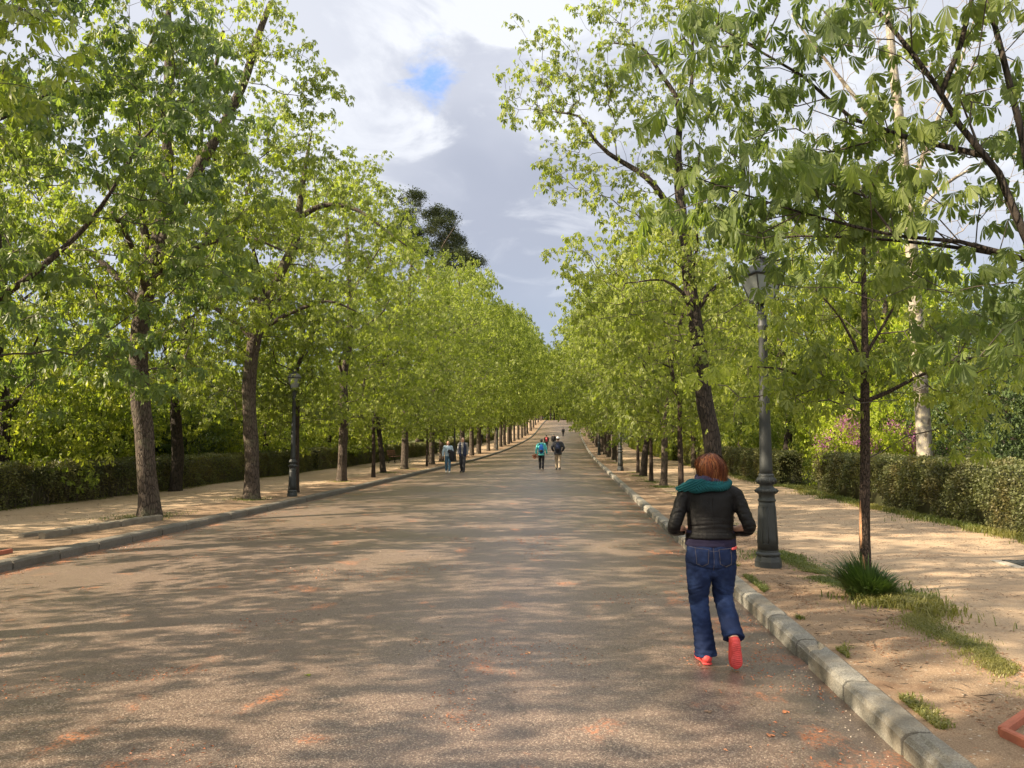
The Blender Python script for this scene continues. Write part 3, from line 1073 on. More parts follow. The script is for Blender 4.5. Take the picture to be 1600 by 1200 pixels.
# tall leaning chestnut right of the road behind the walking woman
o = np.array([3.03, 16.2, z0(3.03, 16.2)])
G = [([(0.02, 0, -.05), (-.08, 0, .9), (-.16, 0, 1.7), (-.28, 0, 2.5), (-.36, 0, 3.4), (-.48, 0, 4.4), (-.68, 0, 6.4), (-.72, .1, 7.7), (-.64, .1, 8.7)], [.205, .185, .178, .17, .155, .14, .11, .08, .06]),
     (rel([(2.36, 16.2, 6.3), (2.0, 16.1, 6.75), (1.6, 16, 7.24), (.81, 16, 7.78), (.45, 15.9, 8.15), (.2, 15.9, 8.56), (-.27, 15.9, 8.66)], o), [.085, .02]),
     (rel([(2.36, 16.2, 8.6), (2.25, 16.2, 9.1), (1.97, 16.2, 9.55), (1.57, 16.2, 10.15), (.96, 16.2, 10.3)], o), [.07, .018]),
     (rel([(2.33, 16.2, 8.3), (2.6, 16.2, 9.3), (2.64, 16.2, 10.2), (2.6, 16.2, 11.3)], o), [.055, .02]),
     (rel([(2.55, 16.2, 4.4), (2.3, 15.9, 4.75), (1.9, 15.8, 5.0), (1.4, 15.7, 4.95)], o), [.05, .015]),
     (rel([(2.55, 16.2, 4.3), (3.0, 16.2, 4.9), (3.7, 16.3, 5.3), (4.4, 16.3, 5.5)], o), [.06, .016]),
     (rel([(2.4, 16.2, 6.2), (2.9, 16.3, 6.9), (3.5, 16.4, 7.4), (3.9, 16.4, 8.0)], o), [.05, .016]),
     (rel([(2.5, 16.2, 5.2), (2.4, 17.2, 6.0), (2.2, 18.2, 6.6)], o), [.05, .015]),
     (rel([(2.5, 16.2, 5.0), (2.5, 15.2, 5.6), (2.3, 14.4, 6.0)], o), [.045, .014])]
pts = [(-1.0, 16, 9.0), (-.8, 16, 9.6), (-.5, 16, 10.2), (-.3, 16, 9.6), (-.6, 16, 8.6), (-.9, 16, 8.9), (-.3, 16, 8.4), (0, 16, 9.0), (.1, 16, 9.8), (0, 16, 7.8), (-.2, 16, 7.5), (.1, 16, 7.1),
       (.4, 16, 7.6), (.4, 16, 8.4), (.6, 16, 7.0), (.9, 16, 7.2), (1.1, 16, 8.1), (.8, 16, 8.9), (.6, 16, 9.5), (1.2, 16, 9.2), (1.3, 16, 6.8), (1.6, 16, 6.2), (1.1, 16, 6.3),
       (.9, 16.2, 10.5), (1.3, 16.2, 10.9), (.7, 16.2, 10.9), (1.6, 16.2, 11.3), (1.2, 16.2, 10.1), (1.8, 16.2, 10.4), (2.2, 16.2, 10.9), (2.6, 16.2, 11.5), (3.0, 16.2, 10.8), (2.9, 16.2, 10.0),
       (3.2, 16.2, 9.4), (2.6, 16.2, 9.2), (1.9, 16.2, 9.3), (1.7, 16.2, 8.5), (3.0, 16.2, 8.6), (3.3, 16.2, 8.9), (2.9, 16.2, 7.8), (1.9, 16.1, 7.6), (3.5, 16.3, 7.6), (3.9, 16.3, 8.1),
       (.2, 15.8, 5.4), (.5, 15.8, 5.2), (.8, 15.7, 4.9), (.3, 15.8, 4.8), (.9, 15.7, 5.6), (1.3, 15.7, 5.3), (1.5, 15.6, 4.6), (1.1, 15.7, 4.4), (1.9, 15.7, 5.5), (1.6, 16, 5.9), (2.1, 15.6, 4.3),
       (.6, 15.9, 4.2), (1.0, 15.8, 3.8), (1.5, 15.7, 3.7), (1.9, 15.6, 3.4), (2.4, 15.5, 3.5), (3.0, 15.6, 3.9), (3.5, 15.9, 4.3), (4.0, 16.2, 4.8), (4.5, 16.3, 5.4), (4.2, 16.3, 6.2),
       (3.6, 16.3, 5.8), (3.2, 16.1, 5.1), (2.7, 15.7, 5.1), (2.9, 16.2, 6.3), (4.5, 16.3, 4.3), (4.9, 16.4, 5.0), (2.2, 18.0, 6.5), (2.0, 17.5, 5.0), (2.8, 18, 5.6), (1.8, 18.2, 7.2), (2.3, 14.5, 5.9),
       (1.9, 14.7, 5.2), (2.6, 14.4, 5.2), (1.6, 17.3, 4.4), (2.6, 17.5, 4.0), (3.6, 17.3, 4.8), (3.4, 15, 5.2)]
A = clumps_at(rel(pts, o), 11, .34, 13, .75)
make_tree('chestnut_tree', 'tall leaning dark-trunked chestnut behind the red-haired woman, open crown reaching over the road', 'tree', tuple(o), G, A, 'mid', 'leaf', 'bark_dark', 13,
          per_tip=2.0, per_mid=.22, size=.80, droop=.9, bf=.30, spread=.13)

# first two big chestnuts on the left
o = np.array([-8.83, 15.6, z0(-8.83, 15.6)])
G = [(rel([(-8.80, 15.6, .05), (-8.86, 15.6, .9), (-9.0, 15.6, 2.0), (-9.17, 15.6, 3.3), (-9.1, 15.6, 4.6), (-8.84, 15.6, 5.65), (-8.68, 15.6, 7.6), (-8.70, 15.6, 9.9), (-8.78, 15.6, 11.4)], o), [.215, .195, .185, .18, .17, .165, .125, .10, .04]),
     (rel([(-8.84, 15.6, 5.6), (-8.5, 15.6, 6.5), (-8.11, 15.6, 7.3), (-7.5, 15.6, 8.4), (-7.03, 15.6, 9.4), (-6.64, 15.6, 10.7), (-6.45, 15.6, 11.2)], o), [.16, .06]),
     (rel([(-8.95, 15.6, 5.4), (-9.2, 15.6, 6.6), (-9.35, 15.6, 8.4), (-9.3, 15.6, 9.8), (-9.0, 15.6, 10.8)], o), [.10, .03]),
     (rel([(-7.95, 15.6, 7.6), (-7.93, 15.6, 8.6), (-7.7, 15.6, 9.6), (-7.5, 15.6, 10.6)], o), [.07, .03]),
     (rel([(-9.1, 15.6, 4.6), (-10.1, 15.5, 5.6), (-11.2, 15.4, 6.2)], o), [.10, .03]),
     (rel([(-9.0, 15.6, 4.8), (-8.8, 14.6, 5.6), (-8.6, 13.6, 6.0)], o), [.09, .03]),
     (rel([(-8.9, 15.6, 5.2), (-8.0, 15.8, 5.9), (-7.0, 15.9, 6.1), (-6.2, 15.9, 5.8)], o), [.08, .02]),
     (rel([(-8.9, 15.6, 5.0), (-9.0, 16.8, 6.0), (-9.2, 18.0, 6.6)], o), [.09, .03])]
A = np.vstack([crown_points(21, 3.1, 11.8, 3.5, 125, 9, .30, shell=.6, cx=.25, peak=.45),
               clumps_at(rel([(-5.3, 15.6, 9.3), (-5.6, 15.6, 9.9), (-5.9, 15.6, 10.4), (-6.3, 15.6, 11.2), (-5.5, 15.6, 8.6), (-6.0, 15.7, 7.9), (-6.5, 15.6, 10.0), (-7.2, 15.6, 11.6), (-8.2, 15.6, 12.0)], o), 7, .25, 5)])
A = A[~((A[:, 2] < 4.0) & (A[:, 0] > 1.6))]
make_tree('chestnut_tree', 'big old chestnut at the left kerb with thick trunk beside the rough stone edging', 'tree', tuple(o), G, A, 'mid', 'leaf', 'bark', 21,
          per_tip=2.4, per_mid=.20, size=.80, droop=.8, spread=.12, sides=20, lump=.12)
o = np.array([-8.72, 20.6, z0(-8.7, 20.6)])
G = [(rel([(-8.72, 20.6, .05), (-8.76, 20.6, 1.2), (-8.85, 20.6, 2.4), (-8.87, 20.6, 3.6), (-8.62, 20.6, 5.1), (-8.1, 20.6, 6.3), (-7.66, 20.6, 7.3), (-7.5, 20.6, 8.8), (-7.25, 20.6, 10.4)], o), [.205, .19, .185, .18, .165, .14, .12, .08, .03]),
     (rel([(-7.5, 20.6, 7.95), (-7.1, 20.6, 8.2), (-6.6, 20.6, 8.28), (-5.88, 20.6, 8.1), (-5.15, 20.5, 7.55), (-4.45, 20.4, 7.0)], o), [.085, .02]),
     (rel([(-8.5, 20.6, 5.3), (-9.1, 20.6, 6.3), (-9.3, 20.6, 7.6), (-9.0, 20.6, 9.0)], o), [.10, .03]),
     (rel([(-8.7, 20.6, 4.7), (-7.7, 20.4, 5.2), (-6.6, 20.3, 5.5), (-5.8, 20.2, 5.2)], o), [.08, .02]),
     (rel([(-8.7, 20.6, 4.5), (-8.6, 21.8, 5.8), (-8.6, 22.9, 6.4)], o), [.09, .03]),
     (rel([(-8.7, 20.6, 4.5), (-9.9, 20.5, 5.4), (-11.0, 20.3, 5.8)], o), [.09, .03]),
     (rel([(-8.5, 20.6, 5.6), (-8.3, 19.4, 6.6), (-8.2, 18.5, 7.0)], o), [.08, .03])]
A = np.vstack([crown_points(22, 2.7, 10.9, 3.5, 140, 9, .32, shell=.6, cx=.5, peak=.42),
               clumps_at(rel([(-4.5, 20.5, 7.0), (-4.9, 20.5, 7.7), (-5.3, 20.5, 8.5), (-5.7, 20.5, 9.0), (-6.3, 20.5, 9.7), (-5.0, 20.4, 6.4), (-6.9, 20.6, 10.4), (-4.6, 20.4, 5.8)], o), 7, .3, 6)])
A = A[~((A[:, 2] < 4.4) & (A[:, 0] > -.2))]
make_tree('chestnut_tree', 'big chestnut just before the nearest left lamp post, long limb arching over the road', 'tree', tuple(o), G, A, 'mid', 'leaf', 'bark', 22,
          per_tip=2.4, per_mid=.20, size=.80, droop=.8, spread=.12, sides=18)

# tree at left edge, its trunk out of frame, big leaves hang into the picture
o = np.array([-8.9, 10.7, z0(-8.9, 10.7)])
G = row_guides(31, 10.5, .23, (0.1, .1), .34, 6, 2.3)
A = crown_points(31, 2.6, 11.2, 3.6, 150, 9, .30, shell=.7, peak=.42)
make_tree('chestnut_tree', 'chestnut at the left frame edge, trunk outside, pale green leaves filling the upper left corner', 'tree', tuple(o), G, A, 'mid', 'leaf_near', 'bark', 31,
          per_tip=2.3, per_mid=.35, size=1.0, droop=.95, spread=.11)

# ------------------------------------------------------------------ row-tree kinds
def kind_tree(seed, h, r, R, h0, ncl, tpl, size, per_tip, per_mid=.3, nl=6, lean=(0, 0), fork=.33, reach=2.0, leafm='leaf', barkm='bark', name='chestnut_tree', sig=.36, per=8, minr=0, cat='tree', sides=12, droop=.75, full=.5, shell=.55, peak=.38, bsides=4):
    G = row_guides(seed, h, r, lean, fork, nl, reach)
    A = crown_points(seed, h0, h, R, int(ncl * 1.9), per, sig, shell=shell, peak=peak, full=full, cx=lean[0] * .6, cy=lean[1] * .6)
    t = make_tree(name, 'x', cat, (0, 0, -200), G, A, tpl, leafm, barkm, seed, per_tip=per_tip, per_mid=per_mid, size=size, droop=droop, spread=.18, sides=sides, minr=minr, bsides=bsides)
    return [t, False]


def place(proto, label, x, y, rz=0.0, sc=1.0, scz=None, group=None, z=None):
    zz = z0(x, y) - 0.02 if z is None else z
    s = (sc, sc, scz if scz is not None else sc)
    if not proto[1]:
        proto[1] = True
        t = proto[0]
        t.location, t.rotation_euler, t.scale = (x, y, zz), (0, 0, rz), s
        t['label'] = label
        if group:
            t['group'] = group
        return t
    return dup(proto[0], label, (x, y, zz), rz, s, group)


big = [kind_tree(41, 11.3, .165, 3.7, 2.1, 100, 'mid', .88, 2.0), kind_tree(42, 11.0, .15, 3.8, 2.0, 100, 'mid', .88, 2.0, lean=(.3, .1)),
       kind_tree(43, 11.6, .175, 3.7, 2.2, 100, 'mid', .88, 2.0)]
slim = [kind_tree(44, 6.8, .075, 1.9, 2.1, 36, 'mid', .85, 2.2, nl=4, fork=.42, reach=1.2, barkm='bark_smooth', sig=.35),
        kind_tree(45, 8.2, .12, 2.4, 2.1, 52, 'mid', .85, 2.2, nl=5, fork=.36, reach=1.5, barkm='bark_dark', sig=.38, lean=(-.35, 0))]
far = [kind_tree(46, 12.0, .175, 3.9, 2.1, 100, 'low', 1.15, 1.5, minr=.006, per=6), kind_tree(47, 12.4, .165, 3.8, 2.3, 100, 'low', 1.15, 1.5, minr=.006, per=6, barkm='bark')]
RR = random.Random(5)
GL, GR = 'chestnuts in the kerbside row left of the road', 'chestnuts in the kerbside row right of the road'
for o_ in list(bpy.data.objects):
    if o_.get('category') == 'tree' and o_.location.z > -100:
        o_['group'] = GL if o_.location.x < 0 else GR


def row_scale(y):
    return float(np.interp(y, [20, 45, 60, 92, 134, 180], [1.06, 1.10, 1.18, 1.36, 1.62, 1.6]))


LX = [-6.5, -1.5, 4.9, 29.0, 36.0, 40.3, 47.5, 52.3, 60.7, 67.5, 72.3, 81.5, 90, 96, 101.6, 106, 112.5, 120, 128, 137, 146, 155, 166, 178, 191, 206, 222]
llamp = [21.8, 52.8, 83.0]
rlamp = [10.1, 38.8, 68.5]
desc = {29.0: 'stout chestnut with short dark trunk, first big one past the nearest left lamp post', 36.0: 'dark slender chestnut with a forked curving trunk in front of the left bench',
        40.3: 'chestnut with pale sunlit trunk beside the left bench', 52.3: 'thick-trunked chestnut right behind the strolling couple'}
for k, y in enumerate(LX):
    if y < 10:
        lab = ['chestnut of the left row behind the viewer', 'chestnut of the left row level with the viewer', 'chestnut of the left row just out of frame'][k]
    elif y in desc:
        lab = desc[y]
    else:
        j = max(i for i, q in enumerate(llamp) if q < y)
        c = sum(1 for q in LX if llamp[j] < q <= y)
        lab = 'left-row chestnut, %s big trunk beyond the %s left lamp post' % (ORD[c], ['nearest', 'second', 'farthest'][j])
    x = -8.75 + RR.uniform(-.12, .12)
    rj = RR.uniform(.90, 1.12)
    s = row_scale(y)
    if y == 36.0:
        place(slim[1], lab, x, y, .3, 1.0, group=GL)
    elif y < 55:
        place(big[k % 3], lab, x, y, RR.uniform(0, 6.28), s * RR.uniform(.95, 1.04), group=GL)
    else:
        place(far[k % 2], lab, x - .1 * (s - 1), y, RR.uniform(0, 6.28), (1.0 + (s - 1) * .5) * rj, s * RR.uniform(.90, 1.10), group=GL)
for y, lab in ((23.1, 'thin young chestnut stem just behind the nearest left lamp post'), (32.3, 'straight medium-slim chestnut between the stout trunk and the dark curving one'), (44.5, 'very thin young chestnut beside the path past the left bench')):
    place(slim[0], lab, -8.4, y, RR.uniform(0, 6.28), 1.0 if y != 44.5 else .8, group=GL)
RX = [26.6, 34.0, 47.2, 51.4, 57.2, 64.4, 71, 79, 88.6, 95, 101.5, 110, 120, 131, 143, 156, 170, 186, 204, 222]
for k, y in enumerate(RX):
    j = max(i for i, q in enumerate(rlamp) if q < y)
    c = sum(1 for q in RX if rlamp[j] < q <= y)
    lab = 'right-row chestnut, %s thick trunk beyond the %s right lamp post' % (ORD[c], ['nearest', 'second', 'farthest'][j])
    if y == 26.6:
        lab = 'chestnut with pale leaning trunk and grassy foot, left of the red-haired woman'
    x = 3.0 + RR.uniform(-.12, .12)
    s = row_scale(y)
    if y in (34.0,):
        place(slim[1], lab, x, y, 2.9, 1.1, group=GR)
    elif y < 52:
        place(big[(k + 1) % 3], lab, x, y, RR.uniform(0, 6.28), (.78 if y < 30 else .88) * RR.uniform(.95, 1.03), (.86 if y < 30 else .95), group=GR)
    else:
        place(far[k % 2], lab, x + .1, y, RR.uniform(0, 6.28), (.92 + (s - 1) * .45) * RR.uniform(.9, 1.12), s * RR.uniform(.90, 1.10), group=GR)
for y, x, lab in ((20.6, 2.85, 'slim dark pole-like young chestnut just left of the woman\'s head'), (29.9, 3.03, 'thin young chestnut right behind the pale leaning trunk on the right'), (36.6, 3.1, 'very thin young chestnut just before the second right lamp post')):
    place(slim[0], lab, x, y, RR.uniform(0, 6.28), .95, group=GR)

# ------------------------------------------------------------------ woodland behind the hedges
wood = [kind_tree(51, 10.5, .20, 3.9, .8, 100, 'low', 1.12, 1.5, minr=.006, per=6, leafm='leaf_wood', barkm='bark_dark', name='woodland_tree', fork=.25),
        kind_tree(52, 11.5, .18, 3.5, 2.6, 90, 'low', 1.12, 1.5, minr=.006, per=6, leafm='leaf_wood', barkm='bark_dark', name='woodland_tree'),
        kind_tree(53, 9.5, .16, 3.4, 1.4, 85, 'low', 1.12, 1.5, minr=.006, per=6, leafm='leaf_wood', barkm='bark_dark', name='woodland_tree')]
lime = kind_tree(54, 10.5, .18, 3.4, 1.6, 95, 'low', .95, 1.9, minr=.006, per=6, leafm='leaf_lime', barkm='bark_dark', name='lime_green_tree')
ever = kind_tree(55, 6.5, .14, 3.0, .3, 110, 'low', .62, 3.0, minr=.006, per=8, leafm='leaf_dark', barkm='bark_dark', name='evergreen_tree', fork=.2, peak=.25)
low = kind_tree(56, 3.2, .06, 1.9, .3, 46, 'low', .85, 2.2, minr=.004, per=6, leafm='leaf_wood', barkm='bark_dark', name='leafy_shrub', cat='shrub', sig=.35, fork=.2, reach=.9, peak=.5)
GWL, GWR = 'trees of the sunlit wood behind the left hedge', 'trees of the shaded wood behind the right hedge'
LWL = 'leafy tree in the wood behind the long clipped hedge on the left'
LWR = 'leafy tree in the shaded wood behind the clipped hedges on the right'
spots = []


def free(x, y, d):
    for q in spots:
        if (q[0] - x) ** 2 + (q[1] - y) ** 2 < d * d:
            return False
    spots.append((x, y))
    return True


# second line of trees, inside the left hedge
place(wood[1], 'rough-barked tree growing out of the left hedge behind the first big trunk', -12.5, 23.6, 1.0, 1.0, group=GWL)
place(wood[0], 'dark forked tree at the left frame edge behind the hedge', -14.9, 19.2, 2.2, .9, group=GWL)
place(ever, 'dark evergreen behind the left hedge between the two big trunks', -15.5, 30.0, 0, .8, group=None)
spots += [(-12.5, 23.6), (-14.9, 19.2), (-15.5, 30)]
for y in (34, 43, 52, 62, 73, 84, 97, 112, 130, 150, 172, 196):
    place(wood[RR.choice([1, 2])], '%s tree along the left hedge line, counted beyond the dark evergreen' % ORD[1 + (34, 43, 52, 62, 73, 84, 97, 112, 130, 150, 172, 196).index(y)], -13.6 + RR.uniform(-.3, .3), y, RR.uniform(0, 6), RR.uniform(.8, .9), RR.uniform(.62, .75), group='trees in line along the left hedge')
    spots.append((-13.6, y))
cnt = 0
for i in range(4000):
    y = RR.uniform(-4, 150)
    x = -RR.uniform(16.5, 44)
    if free(x, y, 6.2 + y * .02):
        place(wood[RR.choice([0, 0, 2])], LWL, x, y, RR.uniform(0, 6.28), RR.uniform(.78, .95), RR.uniform(.50, .66), group=GWL)
        cnt += 1
    if cnt > 62:
        break
for i in range(22):
    x, y = -RR.uniform(14.6, 18.5), 12 + i * 2.2 + RR.uniform(-.8, .8)
    place(low, 'leafy shrub crowding up behind the long left hedge', x, y, RR.uniform(0, 6.28), RR.uniform(.8, 1.25), group='shrubs behind the left hedge')

# right side
place(lime, 'glowing lime-green tree behind the right hedge and the slim young chestnut', 12.0, 31.0, 0, 1.0)
place(lime, 'bright yellow-green tree deep in the right wood at the frame edge', 20.0, 27.0, 2, 1.05)
place(lime, 'bright yellow-green tree behind the second right hedge', 9.6, 47.0, 4, .9)
spots += [(12, 31), (20, 27), (9.6, 47)]
for x, y, lab in ((11.8, 17.5, 'dark evergreen mass behind the right hedge, right of the pale plane trunk'), (15.5, 20.5, 'dark evergreen deep behind the right hedge by the frame edge'), (13.5, 24.5, 'dark evergreen behind the pink blossoming shrub')):
    place(ever, lab, x, y, x, .95)
    spots.append((x, y))
cnt = 0
for i in range(4000):
    y = RR.uniform(13, 150)
    x = RR.uniform(10.5, 44)
    if free(x, y, 5.0 + y * .02):
        place(wood[RR.choice([0, 1, 1, 2])], LWR, x, y, RR.uniform(0, 6.28), RR.uniform(.85, 1.1), group=GWR)
        cnt += 1
    if cnt > 62:
        break
for y in (33, 41, 50, 60, 72, 85, 100, 118):
    place(wood[RR.choice([1, 2])], '%s tree in line behind the farther right hedges, counted from the blossoming shrub' % ORD[1 + (33, 41, 50, 60, 72, 85, 100, 118).index(y)], 8.9 + RR.uniform(-.3, .3), y, RR.uniform(0, 6), RR.uniform(.85, 1.0), group='trees in line behind the right hedges')
place(big[0], 'chestnut standing on the right path edge in front of the second hedge', 6.75, 43.5, 1, .85)
for i in range(16):
    x, y = RR.uniform(8.8, 11), 27 + i * 3.4
    place(low, 'leafy shrub in the gaps and shade behind the right hedges', x, y, RR.uniform(0, 6.28), RR.uniform(.6, 1.0), group='shrubs behind the right hedges')
# trees closing the vista beyond the crest
for i, (x, y) in enumerate(((-10, 262), (-6, 272), (-2, 266), (2, 274), (6, 263), (-14, 250), (9, 252), (-4, 290), (0, 285), (12, 270), (-18, 268), (-7, 258), (5, 259), (-3, 262), (-12, 259))):
    place(far[i % 2], 'tall tree closing the view beyond the crest of the road', x, y, i, 1.5, 2.1, group='trees beyond the crest', z=7.3)

# far wood that closes the horizon on both sides
rng = np.random.default_rng(3)
P = []
for sx in (-1, 1):
    n = 26000
    x = sx * rng.uniform(46, 66, n)
    y = rng.uniform(-40, 300, n)
    z = rng.uniform(0, 1, n) ** .8 * (10 + 2.5 * np.sin(y * .21) + 1.5 * np.sin(y * .5 + 1)) + H0(y)
    P.append(np.stack([x, y, z], 1))
n = 60000
x = rng.uniform(-66, 66, n)
y = rng.uniform(296, 312, n)
z = rng.uniform(0, 1, n) * (14 + 2 * np.sin(x * .3)) + 7.4
P.append(np.stack([x, y, z], 1))
P = np.vstack(P)
n = len(P)
V, F, U = scatter(TPL['low'], P, rng.uniform(0, 6.28, n), rng.normal(.4, .4, n), rng.normal(0, .4, n), rng.uniform(3.2, 5.5, n), rng)
tag(link('far_wood', mesh_np('far_wood', V, F, np.full(len(F), 3)), M['leaf_wood']), kind='stuff')

# ------------------------------------------------------------------ plane tree with bare twigs, stone pine, blossom shrub, palm
o = np.array([8.95, 20.4, z0(8.95, 20.4)])
G = [(rel([(8.97, 20.4, .05), (8.95, 20.4, 2.0), (8.88, 20.4, 4.7), (8.78, 20.4, 7.9), (8.55, 20.4, 11.5), (8.45, 20.4, 14.0), (8.5, 20.4, 16.0)], o), [.20, .18, .165, .14, .11, .07, .03]),
     (rel([(8.75, 20.4, 8.0), (9.5, 20.4, 9.8), (10.2, 20.4, 11.5), (10.8, 20.4, 13.2)], o), [.09, .02]),
     (rel([(8.7, 20.4, 9.0), (7.6, 20.2, 10.5), (6.7, 20.2, 11.8), (5.9, 20.2, 13.0)], o), [.08, .02]),
     (rel([(8.8, 20.4, 7.0), (7.9, 20.3, 8.0), (6.9, 20.2, 8.8), (5.8, 20.2, 9.2)], o), [.06, .015]),
     (rel([(8.8, 20.4, 7.4), (9.8, 20.4, 8.4), (11, 20.4, 9.0), (12, 20.4, 9.2)], o), [.06, .015])]
A = crown_points(61, 7.0, 15.5, 4.2, 90, 8, .6, shell=.6, peak=.5)
make_tree('plane_tree', 'tall plane tree with pale mottled trunk and bare twigs behind the right hedge', 'tree', tuple(o), G, A, barkm='bark_pale', seed=61, bf=.3, leaves=False, twigm='twig_bare', tip=.004, flare=.15, lump=.05)

o = np.array([-14.4, 72.0, z0(-14, 72) - .6])
G = [([(0, 0, -.1), (.2, 0, 6), (.5, 0, 12), (.9, 0, 17), (1.2, 0, 20)], [.42, .36, .3, .24, .12])]
for a, zt, L in ((0, 16, 4.2), (1.1, 17, 3.6), (2.2, 16, 4), (3.3, 17, 4.2), (4.4, 16, 3.6), (5.5, 17.5, 4)):
    G.append(([(.8, 0, zt - 1), (.8 + math.cos(a) * L * .5, math.sin(a) * L * .5, zt + 2.2), (.9 + math.cos(a) * L, math.sin(a) * L, zt + 4)], [.15, .04]))
PINE = [(648, 322), (668, 312), (690, 322), (708, 338), (688, 352), (664, 350), (640, 345), (722, 352), (716, 372), (735, 388), (700, 378), (676, 385), (728, 402), (706, 402), (650, 378), (745, 398)]
rng = np.random.default_rng(62)
cl = []
for k, (px, py) in enumerate(PINE):
    wx, wz = -13.6 + (px - 680) * .063, 21.9 - (py - 350) * .0625
    for q in range(4):
        a = rng.uniform(0, 6.28)
        cl.append((wx - o[0] + .75 * math.cos(a) * rng.uniform(.3, 1), rng.uniform(-2.2, 2.2), wz - o[2] + .5 * math.sin(a)))
A = clumps_at(cl, 13, .26, 62, .8)
pine = make_tree('stone_pine', 'dark rounded stone pine rising above the left chestnut row', 'tree', tuple(o), G, A, 'small', 'needle', 'bark', 62, per_tip=17, per_mid=2.5, size=3.6, droop=-.6, spread=.34, minr=.01, bf=.3)

sb = kind_tree(63, 2.3, .05, 1.35, .5, 40, 'low', .5, 3.2, nl=6, leafm='leaf_lime', barkm='bark_dark', name='blossom_shrub', cat='shrub', sig=.28, fork=.2, reach=.8, per=7)
t = place(sb, 'yellow-green shrub with pink blossom rising behind the end of the right hedge', 9.35, 25.6, .5, 1.22)
rng = np.random.default_rng(64)
cl = np.array([(-.75, -.9, 1.75), (-.6, -1.0, 1.5), (-.45, -1.1, 1.3), (.9, -.9, 1.45), (1.15, -.8, 1.2), (.75, -1, 1.2), (1.3, -.7, 1.05), (-1.2, -.7, 1.25), (-.2, -1.0, 1.2), (.4, -.9, 1.65), (-.5, -.9, 1.85)])
P = np.repeat(cl, 300, axis=0) + rng.normal(0, .13, (11 * 300, 3))
n = len(P)
V, F, U = scatter(TPL['small'], P, rng.uniform(0, 6.28, n), rng.normal(0, .8, n), rng.normal(0, .8, n), rng.uniform(.7, 1.2, n), rng)
b = link('blossom', mesh_np('blossom', V, F, np.full(len(F), 3)), M['blossom'], t)
b.rotation_euler = (0, 0, -.5)

# fan palm behind the left hedge
pm = thing('fan_palm', 'small dark fan palm behind the left hedge between the two big trunks', 'palm', (-15.2, 26.5, z0(-15, 26)))
mb = MB()
mb.tube([(0, 0, 0), (0.05, 0, .8), (0, 0, 1.5)], [.2, .17, .15], 10)
link('trunk', mb.mesh('trunk', True), M['bark_dark'], pm)
V, F = [], []
rng = np.random.default_rng(8)
for i in range(34):
    a = rng.uniform(0, 6.28)
    el = rng.uniform(-.5, 1.1)
    L = rng.uniform(.6, .95)
    c = np.array([math.cos(a) * L * math.cos(el), math.sin(a) * L * math.cos(el), 1.6 + L * math.sin(el)])
    d = c - np.array([0, 0, 1.6])
    d /= np.linalg.norm(d)
    s = np.cross(d, (0, 0, 1))
    s /= np.linalg.norm(s)
    u = np.cross(s, d)
    for k in range(15):
        q = rad(-100 + 200 * k / 14)
        w = d * math.cos(q) + s * math.sin(q)
        tip = c + w * .62 - np.array([0, 0, .12])
        pr = np.cross(w, u) * .022
        n = len(V)
        V += [c, c + w * .3 + pr, tip, c + w * .3 - pr]
        F += [(n, n + 1, n + 2), (n, n + 2, n + 3)]
link('crown', mesh_np('crown', np.array(V), np.array(F), np.full(len(F), 3)), M['leaf_dark'], pm)


